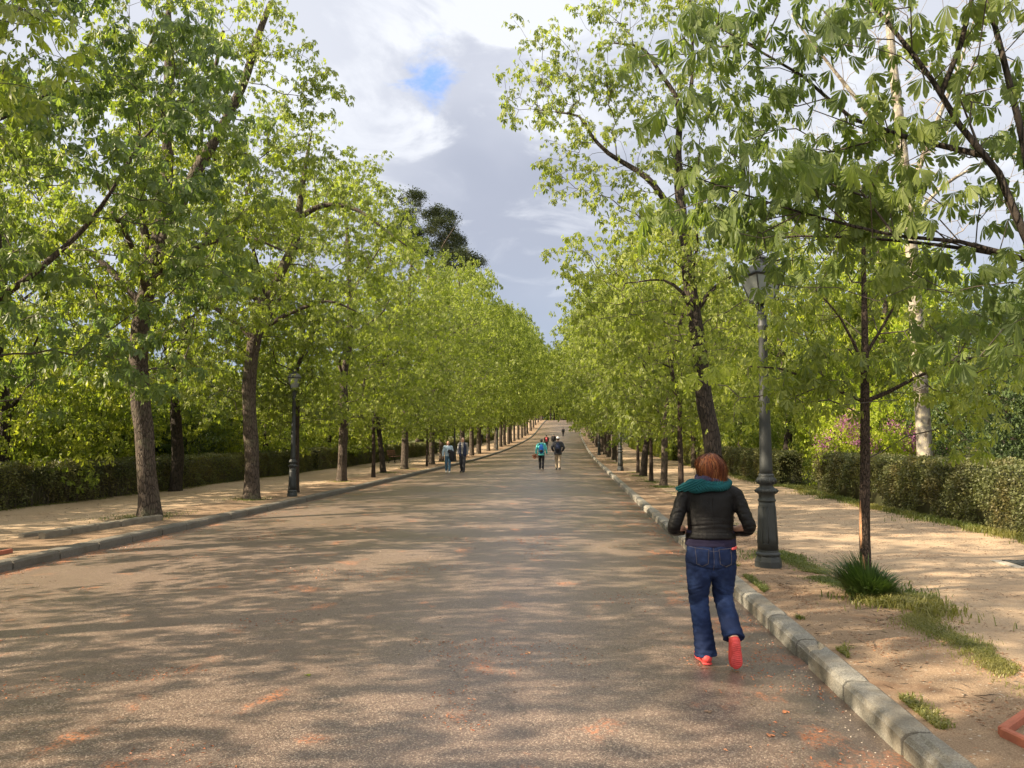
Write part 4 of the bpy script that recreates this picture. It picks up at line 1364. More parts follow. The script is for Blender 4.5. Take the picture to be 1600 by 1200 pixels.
# ------------------------------------------------------------------ hedges
def hedge(label, x0, x1, y0, y1, h, seed, dens=900, size=1.0, group=None, tone='leaf_hedge', stems=False):
    """clipped hedge: a dense shell of small leaves over a twiggy core; front face toward the road"""
    rng = np.random.default_rng(seed)
    root = thing('hedge', label, 'hedge', ((x0 + x1) / 2, y0, z0(x0, y0)), 0, group)
    cx, bz = (x0 + x1) / 2, z0(x0, y0)
    hw, L = (x1 - x0) / 2, y1 - y0
    nf = int(dens * L * h)
    nt_ = int(dens * L * (x1 - x0))
    ne = int(dens * h * (x1 - x0))
    P = []
    for sgn in (-1, 1):
        y = rng.uniform(0, L, nf)
        z = h * rng.uniform(0.0, 1, nf) ** .9
        x = sgn * (hw + .03 * np.sin(y * 1.9 + z * 3 + seed) + .03 * np.sin(y * 5.3 + z * 6) - .10 * (z / h) ** 6 + rng.normal(0, .035, nf))
        P.append(np.stack([x, y, z], 1))
    y = rng.uniform(0, L, nt_)
    x = rng.uniform(-hw, hw, nt_)
    z = h + .03 * np.sin(y * 2.3) + .03 * np.sin(y * 6.1 + x * 5) + np.abs(rng.normal(0, .03, nt_)) - .05 * (np.abs(x) / hw) ** 6
    P.append(np.stack([x, y, z], 1))
    for e in (0, L):
        x = rng.uniform(-hw, hw, ne)
        z = rng.uniform(0, h, ne)
        P.append(np.stack([x, e + rng.normal(0, .04, ne) + .06 * np.sin(x * 7 + z * 5), z], 1))
    P = np.vstack(P)
    # thin spots where the twigs show
    keep = np.array([mnoise.noise(Vector((p[0] * 1.2, (p[1] + seed) * 1.6, p[2] * 2.4))) > (-.60 if p[2] > h * .3 else -.30) for p in P])
    P = P[keep]
    P[:, 2] += H0(P[:, 1] + y0) - H0(y0)
    n = len(P)
    V, F, U = scatter(TPL['small'], P, rng.uniform(0, 6.28, n), rng.normal(-.1, .7, n), rng.normal(0, .7, n), size * rng.uniform(.8, 1.5, n), rng)
    link('foliage', mesh_np('foliage', V, F, np.full(len(F), 3)), M[tone], root)
    # core
    ny = max(4, int(L / .5))
    V, F = [], []
    ring = [(-1, .0), (-1, .35), (-1, .7), (-.95, .95), (-.4, 1), (.4, 1), (.95, .95), (1, .7), (1, .35), (1, 0)]
    m = len(ring)
    for j in range(ny + 1):
        y = .08 + (L - .16) * j / ny
        for (a, b) in ring:
            q = mnoise.noise(Vector((a * 2, y * 1.7 + seed, b * 3))) * .05
            V.append((a * (hw - .09 + q), y, b * (h - .07) + (q if b > .9 else 0) + float(H0(y + y0) - H0(y0))))
    for j in range(ny):
        for i in range(m - 1):
            q = j * m + i
            F.append((q, q + 1, q + 1 + m, q + m))
    mbx = MB()
    mbx.add(V, F + [tuple(range(m)), tuple(ny * m + i for i in range(m))[::-1]])
    link('twig_core', mbx.mesh('twig_core', True), M['hedge_core'], root)
    if stems:
        ms = MB()
        for i in range(int(L * 9)):
            y = rng.uniform(.1, min(L, 14))
            x = hw - .03 + rng.normal(0, .03)
            ms.tube([(x, y, 0), (x + rng.normal(0, .02), y + rng.normal(0, .04), .25), (x + rng.normal(0, .03) - .03, y + rng.normal(0, .08), .55)], [.008, .006, .004], 4, False)
        link('stems', ms.mesh('stems'), M['twig'], root)
    return root


M['hedge_core'] = leaf_mat('hedge_core', (0.018, 0.02, 0.010), (0.03, 0.032, 0.014), (0.035, 0.035, 0.015), trans=0.0)
hedge('long clipped hedge along the right path with bare brownish leaves, nearest on the right', 7.42, 8.4, 9.0, 24.5, 1.16, 1, 1250, group='clipped hedges beside the right path')
hedge('second clipped hedge on the right, behind the big lamp post past a grassy gap', 7.1, 8.0, 27.4, 50.0, 1.12, 2, 700, 1.15, group='clipped hedges beside the right path')
hedge('third clipped hedge on the right, sunlit, seen between the leaning trunks', 7.0, 7.9, 55.0, 96.0, 1.1, 3, 380, 1.5, group='clipped hedges beside the right path', tone='leaf_wood')
hedge('long dark clipped hedge behind the left path, nearest to the frame edge', -13.9, -12.95, 8.0, 38.0, 1.0, 4, 850, 1.1, group='clipped hedges beside the left path', stems=True)
hedge('clipped hedge behind the left bench, sunny top', -13.9, -12.95, 39.0, 74.0, 1.05, 5, 450, 1.4, group='clipped hedges beside the left path')
hedge('farthest clipped hedge on the left, up the slope', -13.9, -12.95, 76.0, 130.0, 1.05, 6, 220, 1.9, group='clipped hedges beside the left path')


# ------------------------------------------------------------------ grass
def blades(P, hgt, seed, lean=.35, wid=.006):
    rng = np.random.default_rng(seed)
    n = len(P)
    a = rng.uniform(0, 6.28, n)
    h = hgt * rng.uniform(.5, 1.25, n)
    ln = np.abs(rng.normal(lean, .25, n))
    d = np.stack([np.cos(a), np.sin(a), np.zeros(n)], 1)
    s = np.stack([-np.sin(a), np.cos(a), np.zeros(n)], 1) * (wid * rng.uniform(.6, 1.4, n))[:, None]
    up = np.array([0, 0, 1.0])
    m = P + d * (h * ln * .35)[:, None] + up * (h * .62)[:, None]
    t = P + d * (h * ln * 1.15)[:, None] + up * (h * (1 - .35 * ln))[:, None]
    V = np.stack([P - s, P + s, m - s * .8, m + s * .8, t], 1)
    F = np.array([[0, 1, 3], [0, 3, 2], [2, 3, 4]])[None] + (np.arange(n) * 5)[:, None, None]
    return V.reshape(-1, 3), F.reshape(-1, 3)


def ground_pts(n, xf, y0, y1, seed, thr=0.0, fs=1.5):
    rng = np.random.default_rng(seed)
    out = []
    while len(out) < n:
        y = rng.uniform(y0, y1)
        x = xf(y, rng)
        if thr is not None and mnoise.noise(Vector((x * fs, y * fs, seed))) < thr:
            continue
        out.append((x, y, z0(x, y)))
    return np.array(out)


def grass_obj(name, P, h, seed, lean=.35, wid=.006):
    V, F = blades(P, h, seed, lean, wid)
    return tag(link(name, mesh_np(name, V, F, np.full(len(F), 3)), M['grass']), kind='stuff')


grass_obj('grass', np.vstack([ground_pts(24000, lambda y, r: 3.0 + wob(y, 1) + r.normal(0, .05 + .09 * r.uniform()), 4.2, 11.5, 1, -.45, 1.4),
                              ground_pts(2500, lambda y, r: 3.0 + wob(y, 1) + r.normal(0, .15), 13, 34, 2, .1)]), .036, 1, .8, .0028)
P = np.vstack([ground_pts(9000, lambda y, r: 7.32 - .30 * abs(r.normal(0, 1)) * (.35 + abs(mnoise.noise(Vector((y * 1.3, 0, 5)))) * 1.6), 9, 24.5, 4, -.35, .8), ground_pts(5000, lambda y, r: 7.0 + r.normal(0, .15), 27, 50, 5, -.2),
               ground_pts(9000, lambda y, r: r.uniform(7.4, 10.5), 24.3, 28, 6, None), ground_pts(1500, lambda y, r: 7.3 + r.normal(0, .1), 24, 27.6, 6, None)])
grass_obj('grass', P, .12, 4, .6, .006)
P = np.vstack([ground_pts(5000, lambda y, r: -12.9 + r.normal(0, .12), 10, 40, 7, -.1), ground_pts(2600, lambda y, r: KR + .24 + abs(r.normal(0, .05)), 3, 13, 9, .22, 1.6)])
grass_obj('grass', P, .045, 7, .8, .004)


def foot_grass(x, y, r, n, seed, h=.07):
    rng = np.random.default_rng(seed)
    a = rng.uniform(0, 6.28, n)
    q = r * np.abs(rng.normal(0, .48, n)) * (1 + .35 * np.sin(a * 3 + seed)) + .05
    return np.stack([x + np.cos(a) * q, y + np.sin(a) * q * 1.3, np.full(n, 0.0)], 1)


PP = []
for x, y, r, n in ((-8.83, 15.5, .75, 1300), (-8.7, 20.5, .6, 700), (-8.75, 29, .7, 500), (-8.7, 36, .9, 500), (-8.5, 40.5, 1.0, 700), (3.1, 26.5, .6, 900), (3.0, 29.9, .55, 500), (2.9, 34, .6, 400), (2.95, 37, .6, 300),
                   (2.9, 51, .9, 400), (2.9, 57, 1, 400), (2.75, 11.0, .38, 1300), (2.15, 11.3, .25, 300), (-8.6, 52, 1, 300), (-8.6, 60, 1, 300)):
    PP.append(foot_grass(x, y, r, n, int(y * 10)))
P = np.vstack(PP)
P[:, 2] = [z0(p[0], p[1]) for p in P]
grass_obj('grass', P, .06, 8, .8, .005)
# the big tuft round the young chestnut
tf = thing('grass_tuft', 'bushy tuft of long dark grass around the foot of the slim young chestnut', 'grass tuft', (3.08, 8.35, z0(3.08, 8.35)))
rng = np.random.default_rng(12)
n = 1900
a = rng.uniform(0, 6.28, n)
q = .19 * np.sqrt(rng.uniform(0, 1, n))
P = np.stack([np.cos(a) * q - .04, np.sin(a) * q - .05, np.zeros(n) - .01], 1)
h = rng.uniform(.20, .46, n) * (1 + .3 * np.cos(a - 2.6))
d = np.stack([np.cos(a + rng.normal(0, .35, n)), np.sin(a + rng.normal(0, .35, n)), np.zeros(n)], 1)
ln = .10 + .85 * (q / .19) ** 1.2 * rng.uniform(.5, 1.2, n)
s = np.stack([-d[:, 1], d[:, 0], np.zeros(n)], 1) * .0055
pts4 = []
for t in (0, .35, .7, 1.0):
    pts4.append(P + d * (h * ln * t ** 1.7)[:, None] * .95 + np.array([0, 0, 1.0]) * (h * (t - .48 * ln * t * t))[:, None])
V = np.stack([pts4[0] - s, pts4[0] + s, pts4[1] - s, pts4[1] + s, pts4[2] - s * .8, pts4[2] + s * .8, pts4[3]], 1)
F = np.array([[0, 1, 3], [0, 3, 2], [2, 3, 5], [2, 5, 4], [4, 5, 6]])[None] + (np.arange(n) * 7)[:, None, None]
M['tuft'] = leaf_mat('tuft_blade', (0.035, 0.065, 0.02), (0.07, 0.12, 0.03), (0.09, 0.13, 0.035), trans=.25)
link('blades', mesh_np('blades', V.reshape(-1, 3), F.reshape(-1, 3), np.full(n * 5, 3)), M['tuft'], tf)
P = foot_grass(3.25, 7.95, .42, 3000, 5)
P[:, 2] = [z0(p[0], p[1]) for p in P]
V, F = blades(P - np.array([3.08, 8.35, z0(3.08, 8.35)]), .10, 3, .7, .006)
link('low_blades', mesh_np('low_blades', V, F, np.full(len(F), 3)), M['grass'], tf)

# ------------------------------------------------------------------ litter, pebbles, twigs (uncountable)
rng = np.random.default_rng(21)


def flecks(name, P, L, w, m, seed, zoff=.004):
    rng = np.random.default_rng(seed)
    n = len(P)
    a = rng.uniform(0, 6.28, n)
    l = L * rng.uniform(.4, 1.5, n)
    d = np.stack([np.cos(a), np.sin(a), rng.normal(0, .12, n)], 1)
    s = np.stack([-np.sin(a), np.cos(a), rng.normal(0, .3, n)], 1)
    l, ww = l[:, None], (w * rng.uniform(.6, 1.3, n))[:, None]
    P = P + np.array([0, 0, zoff])
    V = np.stack([P - d * l / 2, P - s * ww / 2 + [0, 0, .002], P + d * l / 2, P + s * ww / 2 + [0, 0, .005]], 1)
    F = np.array([[0, 1, 2], [0, 2, 3]])[None] + (np.arange(n) * 4)[:, None, None]
    return tag(link(name, mesh_np(name, V.reshape(-1, 3), F.reshape(-1, 3), np.full(n * 2, 3)), m), kind='stuff')


def pts_in(n, x0, x1, y0, y1, seed, thr=None, fs=1.0, edge=None, pw=1.0):
    rng = np.random.default_rng(seed)
    out = []
    while len(out) < n:
        y = y0 + (y1 - y0) * rng.uniform() ** pw
        x = rng.uniform(x0, x1) if edge is None else edge[0] + edge[1] * abs(rng.normal(0, 1))
        if x < x0 or x > x1:
            continue
        if thr is not None and mnoise.noise(Vector((x * fs, y * fs, seed))) < thr:
            continue
        out.append((x, y, z0(x, y)))
    return np.array(out)


M['catkin'] = leaf_mat('fallen_catkin', (0.34, 0.10, 0.045), (0.44, 0.20, 0.09), (0.40, 0.13, 0.05), trans=.1, tint=(1, 1, 1))
M['debris'] = leaf_mat('dry_debris', (0.12, 0.075, 0.045), (0.27, 0.19, 0.12), (0.30, 0.14, 0.07), trans=.05, tint=(1, 1, 1))
P = np.vstack([pts_in(2600, -7.3, 1.7, 2.5, 16, 31, .28, .9, pw=1.3), pts_in(1500, -.2, 1.74, 3, 22, 32, 0, 1.3, edge=(1.74, -.35)), pts_in(1500, -7.34, -5.5, 6, 30, 33, 0, 1.3, edge=(-7.34, .3))])
flecks('fallen_catkins', P, .022, .007, M['catkin'], 1)
P = np.vstack([pts_in(8500, 1.98, 7.2, 3, 22, 34, -.1, 1.5, pw=1.4), pts_in(6500, 1.98, 3.2, 3, 14, 35, 0, 2.0), pts_in(2600, -12.8, -7.7, 9, 34, 36, 0, 1.2, pw=1.3), pts_in(900, -7.3, 1.7, 3, 20, 37, .1, 1)])
flecks('dry_litter', P, .030, .006, M['debris'], 2)
P = np.vstack([pts_in(420, 1.98, 3.3, 3, 13, 44, -.1, 1.2), pts_in(260, 3.2, 7.2, 4, 18, 45, None), pts_in(160, -12.5, -7.7, 10, 26, 46, None)])
flecks('twig_litter', P, .11, .006, M['twig'], 3, .006)
# fallen leaves on the asphalt: a few single ones
for i, (x, y, m_) in enumerate(((1.1, 4.62, 'catkin'), (-1.83, 5.3, 'leaf'), (.85, 4.95, 'debris'), (1.33, 5.05, 'catkin'), (-.35, 6.1, 'debris'))):
    V, T, U = compound(3, .05, .03, HI, spread=60, droop=.1, tilt=.0, seed=i)
    o = link('fallen_leaf', mesh_np('fallen_leaf', V + [0, 0, .008], T, np.full(len(T), 3)), M[m_], None, (x, y, HG(x, y)))
    o.rotation_euler = (0, 0, i * 1.3)
    tag(o, ['rusty fallen leaf near the right kerb in the foreground', 'small green fallen leaf on the asphalt in the left foreground', 'brown curled fallen leaf right of the middle of the road', 'rusty fallen leaf beside the woman\'s red shoe', 'dark fallen leaf in the middle of the road'][i], 'fallen leaf', 'fallen leaves on the road')
# pebbles
rng = np.random.default_rng(5)
P = np.vstack([pts_in(900, 1.99, 3.1, 2.8, 10, 41, None), pts_in(700, 3, 7.2, 4, 16, 42, None, pw=1.3), pts_in(500, KR - .5, KR - .02, 3, 12, 43, None, edge=(KR - .02, -.12))])
oct_ = np.array([(1, 0, 0), (-1, 0, 0), (0, 1, 0), (0, -1, 0), (0, 0, .7), (0, 0, -.7)])
of = np.array([(0, 2, 4), (2, 1, 4), (1, 3, 4), (3, 0, 4), (2, 0, 5), (1, 2, 5), (3, 1, 5), (0, 3, 5)])
V, F, U = scatter([(oct_, of, np.zeros((6, 2)))], P, rng.uniform(0, 6.28, len(P)), rng.normal(0, .4, len(P)), rng.normal(0, .4, len(P)), rng.uniform(.002, .008, len(P)), rng)
tag(link('pebbles', mesh_np('pebbles', V, F, np.full(len(F), 3), True), simple('pebble', (.34, .29, .23), .9, var=.25, scale=3)), kind='stuff')

# ------------------------------------------------------------------ edging stones, brick tree pits, drain cover
def rough_block(L, w, h, seed, name='edging_stone', m='stone'):
    mb = MB()
    R = random.Random(seed)
    n = 9
    prof = [(-.5, -.6), (-.5, .32), (-.38, .48), (0, .52), (.38, .47), (.5, .3), (.5, -.6)]
    V, F = [], []
    for k in range(n + 1):
        y = (k / n - .5) * L
        e = .88 if k in (0, n) else 1.0
        for (a, b) in prof:
            q = mnoise.noise(Vector((a * 3 + seed, y * 7, b * 3))) * .30
            V.append((a * w * e * (1 + q), y, b * h * (e if b > 0 else 1) * (1 + q * 1.2) + h * .5))
    m_ = len(prof)
    for k in range(n):
        for i in range(m_ - 1):
            q = k * m_ + i
            F.append((q, q + 1, q + 1 + m_, q + m_))
    F += [tuple(range(m_))[::-1], tuple(n * m_ + i for i in range(m_))]
    mb.add(V, F)
    return mb.mesh(name)


a0, a1 = np.array([-8.62, 12.05]), np.array([-8.17, 14.9])
bl = 0
dirv = (a1 - a0) / np.linalg.norm(a1 - a0)
for row, (s0, e0, cntr, hh, side) in enumerate(((a0, a1, 5, .12, 0), (np.array([-9.08, 12.2]), np.array([-8.62, 15.0]), 4, .08, 1))):
    dv = (e0 - s0)
    for k in range(cntr):
        c = s0 + dv * ((k + .5) / cntr)
        L = np.linalg.norm(dv) / cntr - .02
        o = link('edging_stone', rough_block(L, .14, hh, k * 7 + row, m='stone'), M['stone'], None, (c[0], c[1], z0(c[0], c[1]) - .01))
        o.rotation_euler = (0, 0, -math.atan2(dv[0], dv[1]))
        tag(o, 'rough stone edging block, %s from left in the %s row by first big trunk' % (ORD[k + 1], ['front', 'rear'][row]), 'edging stone', 'rough stones edging the left tree strip')


def bricks(pts, label, closed, loc):
    r = thing('brick_edging', label, 'brick edging', loc)
    n = len(pts)
    for i in range(n if closed else n - 1):
        a, b = np.array(pts[i]), np.array(pts[(i + 1) % n])
        d = b - a
        L = np.linalg.norm(d)
        mb = MB()
        c = (a + b) / 2
        mb.box((c[0] - loc[0], c[1] - loc[1], .02), (L - .012, .045, .085), math.atan2(d[1], d[0]), bev=.008)
        link('brick', mb.mesh('brick'), M['brick'], r)
    return r


c = (2.87, 4.28)
bricks([(c[0] + .60 * math.cos(rad(165 - 60 * k)), c[1] + .60 * math.sin(rad(165 - 60 * k))) for k in range(6)], 'hexagonal terracotta brick edging of a tree pit at the bottom right corner', True, (c[0], c[1], z0(*c)))
bricks([(-7.95, 9.0), (-7.96, 9.8), (-7.98, 10.55)], 'straight red brick edging at the left frame edge behind the kerb', False, (-8, 10, z0(-8, 10)))
dc = thing('drain_cover', 'dark iron drain grate set in the sandy path at the right frame edge', 'drain cover', (6.05, 10.6, z0(6.05, 10.6)))
mb = MB()
mb.box((0, 0, .006), (.95, .62, .02), bev=.004)
link('frame', mb.mesh('frame'), simple('concrete', (.30, .27, .22), .9, var=.15, scale=15), dc)
mb = MB()
for k in range(9):
    mb.box((-.32 + .08 * k, 0, .024), (.045, .42, .014), bev=.002)
mb.box((0, .22, .024), (.72, .03, .016))
mb.box((0, -.22, .024), (.72, .03, .016))
link('grate', mb.mesh('grate'), M['iron'], dc)


# ------------------------------------------------------------------ street lamps
def make_lamp():
    r = thing('street_lamp', 'x', 'street lamp', (0, 0, -200))
    mb = MB()
    mb.lathe([(.165, 0), (.168, .02), (.165, .10), (.150, .145), (.138, .165)], 8, rot=rad(22.5))
    mb.lathe([(.128, .16), (.150, .175), (.152, .195), (.130, .215), (.128, .24)], 24)
    link('plinth', mb.mesh('plinth', False), M['iron'], r)
    mb = MB()
    mb.lathe([(.128, .24), (.122, .40), (.110, .62), (.102, .80), (.100, .84)], 24)
    for k in range(4):           # raised panel mouldings
        a = rad(45 + 90 * k)
        for s in (-1, 1):
            pp = []
            for z in (.32, .78):
                rr = np.interp(z, [.24, .84], [.128, .101])
                aa = a + s * .30
                pp.append((math.cos(aa) * rr, math.sin(aa) * rr, z))
            mb.tube(pp, .006, 5)
        for z in (.32, .78):
            rr = np.interp(z, [.24, .84], [.128, .101])
            mb.tube([(math.cos(a + q) * rr, math.sin(a + q) * rr, z) for q in (-.3, -.15, 0, .15, .3)], .006, 5)
    link('pedestal', mb.mesh('pedestal', True), M['iron'], r)
    mb = MB()
    mb.lathe([(.100, .84), (.112, .85), (.112, .865), (.098, .88), (.098, .93), (.128, .955), (.138, .975), (.134, .995), (.108, 1.01), (.086, 1.03), (.084, 1.05), (.108, 1.07), (.120, 1.10), (.116, 1.135), (.094, 1.155), (.098, 1.165), (.096, 1.18), (.084, 1.195)], 28)
    for k in range(14):          # acanthus beading on the two rings
        a = 2 * math.pi * k / 14
        mb.tube([(math.cos(a) * .128, math.sin(a) * .128, .955), (math.cos(a) * .142, math.sin(a) * .142, .978), (math.cos(a) * .120, math.sin(a) * .120, 1.004)], [.006, .012, .005], 5)
        mb.tube([(math.cos(a) * .106, math.sin(a) * .106, 1.068), (math.cos(a) * .124, math.sin(a) * .124, 1.10), (math.cos(a) * .104, math.sin(a) * .104, 1.145)], [.006, .011, .005], 5)
    link('collar', mb.mesh('collar', True), M['iron'], r)
    mb = MB()
    mb.lathe([(.082, 1.19), (.080, 1.25), (.060, 2.4), (.052, 3.06), (.064, 3.08), (.064, 3.10), (.052, 3.12), (.054, 3.20), (.066, 3.24), (.070, 3.26), (.060, 3.28), (.025, 3.30), (.022, 3.40)], 24)
    link('shaft', mb.mesh('shaft', True), M['iron'], r)
    # lantern, four sided, wider at the top
    zb, zt, b0, t0 = 3.42, 3.74, .105, .195
    mb = MB()
    mb.box((0, 0, zb - .01), (2 * b0 + .02, 2 * b0 + .02, .03), bev=.004)
    for sx, sy in ((-1, -1), (1, -1), (1, 1), (-1, 1)):
        mb.tube([(sx * b0, sy * b0, zb), (sx * t0, sy * t0, zt)], .011, 4)
    for k in range(4):
        a, b = ((-1, -1), (1, -1), (1, 1), (-1, 1))[k], ((1, -1), (1, 1), (-1, 1), (-1, -1))[k]
        mb.tube([(a[0] * t0, a[1] * t0, zt), (b[0] * t0, b[1] * t0, zt)], .014, 4)
    for sx, sy in ((-1, 0), (1, 0), (0, 1), (0, -1)):   # scrolls carrying the lantern
        mb.tube([(sx * .02, sy * .02, 3.28), (sx * .08, sy * .08, 3.31), (sx * .095, sy * .095, 3.36), (sx * .07, sy * .07, zb - .02)], .007, 5)
    ln_ = link('lantern', mb.mesh('lantern'), M['iron'], r)
    for k in range(4):
        a, b = np.array(((-1, -1), (1, -1), (1, 1), (-1, 1))[k]), np.array(((1, -1), (1, 1), (-1, 1), (-1, -1))[k])
        V = []
        for off in (.985, .955):
            V += [(a[0] * b0 * off, a[1] * b0 * off, zb + .01), (b[0] * b0 * off, b[1] * b0 * off, zb + .01), (b[0] * t0 * off, b[1] * t0 * off, zt - .005), (a[0] * t0 * off, a[1] * t0 * off, zt - .005)]
        m2 = MB()
        m2.add(V, [(0, 1, 2, 3), (7, 6, 5, 4), (0, 4, 5, 1), (1, 5, 6, 2), (2, 6, 7, 3), (3, 7, 4, 0)])
        link('glass_pane', m2.mesh('glass_pane'), M['glass'], ln_)
    mb = MB()
    mb.lathe([(.305, zt + .008), (.295, zt + .03), (.19, zt + .13), (.09, zt + .17), (.085, zt + .22), (.11, zt + .235), (.05, zt + .27), (.018, zt + .29), (.03, zt + .32), (.004, zt + .37)], 4, rot=rad(45))
    link('lantern_roof', mb.mesh('lantern_roof'), M['iron'], ln_)
    return [r, False]


lamp = make_lamp()
GLAMP = 'old-style cast-iron street lamps along the road'
for x, y, rz, lab in ((2.47, 10.08, .35, 'big grey cast-iron lamp post right of the red-haired woman, lantern hidden in leaves'),
                      (-8.04, 21.8, .35, 'dark lamp post with four-sided lantern beside the second big trunk on the left'),
                      (-8.05, 52.8, .4, 'distant lamp post behind the strolling couple'),
                      (2.42, 38.8, .4, 'distant lamp post among the leaning trunks of the right row'),
                      (-8.05, 83.0, .4, 'farthest lamp post on the left, tiny among the trunks'),
                      (2.42, 68.5, .4, 'farthest lamp post on the right, tiny among the trunks')):
    place(lamp, lab, x, y, rz, 1.0 if x > 0 else .92, group=GLAMP)

# ------------------------------------------------------------------ bench
bn = thing('park_bench', 'red-brown slatted bench with dark iron legs on the left path by the hedge', 'bench', (-11.6, 50.2, z0(-11.6, 50.2)), rad(88))
mb = MB()
for k in range(4):
    mb.box((0, -.18 + .115 * k, .44), (1.9, .09, .035), bev=.006)
link('seat', mb.mesh('seat'), M['wood_red'], bn)
mb = MB()
for k in range(3):
    mb.box((0, .235 + .03 * k, .56 + .12 * k), (1.9, .03, .09), bev=.006)
link('backrest', mb.mesh('backrest'), M['wood_red'], bn)
for sx in (-.7, .7):
    mb = MB()
    mb.tube([(sx, -.22, 0), (sx, -.16, .2), (sx, -.2, .42)], .022, 6)
    mb.tube([(sx, .26, 0), (sx, .18, .2), (sx, .2, .42), (sx, .33, .86)], .022, 6)
    mb.tube([(sx, -.2, .41), (sx, .2, .41)], .018, 6)
    link('leg', mb.mesh('leg', True), M['iron'], bn)

# ------------------------------------------------------------------ people
def res(p, k=4):
    """smooth resample of rows (x,y,z,rx,ry)"""
    p = np.asarray(p, float)
    P = np.vstack([2 * p[0] - p[1], p, 2 * p[-1] - p[-2]])
    P[:, 3:] = np.maximum(P[:, 3:], .001)
    out = []
    for i in range(len(p) - 1):
        a, b, c, d = P[i], P[i + 1], P[i + 2], P[i + 3]
        for t in np.arange(k) / k:
            out.append(0.5 * ((2 * b) + (c - a) * t + (2 * a - 5 * b + 4 * c - d) * t * t + (3 * b - a - 3 * c + d) * t ** 3))
    out.append(p[-1])
    o_ = np.array(out)
    o_[:, 3:] = np.maximum(o_[:, 3:], .002)
    return o_


def limb(mb, rows, n=16, ref=None, ends=(1, 1), k=4):
    """rounded chain; rows (x,y,z,rx[,ry])"""
    rows = [tuple(r) + ((r[3],) if len(r) == 4 else ()) for r in rows]
    q = res(rows, k)
    for e in (0, 1):
        if not ends[e]:
            continue
        a = q[0] if e == 0 else q[-1]
        b = q[1] if e == 0 else q[-2]
        d = a[:3] - b[:3]
        d /= np.linalg.norm(d)
        r = min(a[3], a[4])
        ex = []
        for t in (30, 58, 82):
            row = a.copy()
            row[:3] = a[:3] + d * r * math.sin(rad(t))
            row[3:] = a[3:] * math.cos(rad(t))
            ex.append(row)
        q = np.vstack([np.array(ex[::-1]), q]) if e == 0 else np.vstack([q, np.array(ex)])
    mb.tube(q[:, :3], list(q[:, 3]), n, True, list(q[:, 4]), ref)


def ball(mb, c, r, n=16):
    r = (r, r, r) if np.isscalar(r) else r
    P, F = [], []
    m = n // 2
    for i in range(1, m):
        t = math.pi * i / m
        for j in range(n):
            a = 2 * math.pi * j / n
            P.append((c[0] + r[0] * math.sin(t) * math.cos(a), c[1] + r[1] * math.sin(t) * math.sin(a), c[2] - r[2] * math.cos(t)))
    for i in range(m - 2):
        for j in range(n):
            k = (j + 1) % n
            F.append((i * n + j, i * n + k, (i + 1) * n + k, (i + 1) * n + j))
    P += [(c[0], c[1], c[2] - r[2]), (c[0], c[1], c[2] + r[2])]
    b, t_ = len(P) - 2, len(P) - 1
    for j in range(n):
        k = (j + 1) % n
        F.append((b, k, j))
        F.append(((m - 2) * n + j, (m - 2) * n + k, t_))
    mb.add(P, F)


def fuse(name, mb, m, parent, voxel=.012, it=4, post=None, fac=.5):
    """melt overlapping closed shapes into one continuous skin"""
    me = mb.mesh(name)
    o = bpy.data.objects.new(name, me)
    COL.objects.link(o)
    r = o.modifiers.new('r', 'REMESH')
    r.mode = 'VOXEL'
    r.voxel_size = voxel
    if it:
        s_ = o.modifiers.new('s', 'SMOOTH')
        s_.factor = fac
        s_.iterations = it
    dg = bpy.context.evaluated_depsgraph_get()
    me2 = bpy.data.meshes.new_from_object(o.evaluated_get(dg))
    o.modifiers.clear()
    o.data = me2
    bpy.data.meshes.remove(me)
    me2.name = name
    if post is not None:
        n = len(me2.vertices)
        co = np.zeros(n * 3)
        me2.vertices.foreach_get('co', co)
        co = co.reshape(-1, 3)
        no = np.zeros(n * 3)
        me2.vertices.foreach_get('normal', no)
        no = no.reshape(-1, 3)
        d = np.array([post(p, q) for p, q in zip(co, no)])
        co = co + no * d[:, None]
        me2.vertices.foreach_set('co', co.ravel())
    me2.polygons.foreach_set('use_smooth', np.ones(len(me2.polygons), bool))
    me2.update()
    me2.materials.clear()
    me2.materials.append(m)
    o.parent = parent
    return o


def hand(mb, w, d, side, curl=.5, palm=(0, 0, 0), s=1.0):
    """palm, four bent fingers and a side thumb. w wrist, d pointing direction, side = thumb direction"""
    w, d, side = np.array(w, float), np.array(d, float), np.array(side, float)
    d /= np.linalg.norm(d)
    side -= d * (side @ d)
    side /= np.linalg.norm(side)
    nrm = np.cross(d, side)
    p = w + d * .045 * s
    q = w + d * .085 * s
    limb(mb, [tuple(w) + (.022 * s, .018 * s), tuple(p) + (.038 * s, .015 * s), tuple(q) + (.040 * s, .013 * s)], 12, ref=tuple(side))
    for i, (off, L) in enumerate(((.030, .066), (.010, .075), (-.010, .070), (-.029, .055))):
        b = q + side * off * s
        c1 = b + (d * math.cos(curl * .4) + nrm * math.sin(curl * .4)) * L * .45 * s
        c2 = c1 + (d * math.cos(curl) + nrm * math.sin(curl)) * L * .32 * s
        c3 = c2 + (d * math.cos(curl * 1.6) + nrm * math.sin(curl * 1.6)) * L * .28 * s
        limb(mb, [tuple(b - d * .01) + (.0095 * s,), tuple(c1) + (.009 * s,), tuple(c2) + (.0082 * s,), tuple(c3) + (.007 * s,)], 8, k=2)
    t0 = w + d * .03 * s + side * .022 * s
    t1 = t0 + (side * .75 + d * .65 + nrm * .2) * .038 * s
    t2 = t1 + (side * .35 + d * .9 + nrm * .35) * .03 * s
    limb(mb, [tuple(t0) + (.012 * s,), tuple(t1) + (.010 * s,), tuple(t2) + (.008 * s,)], 8, k=2)


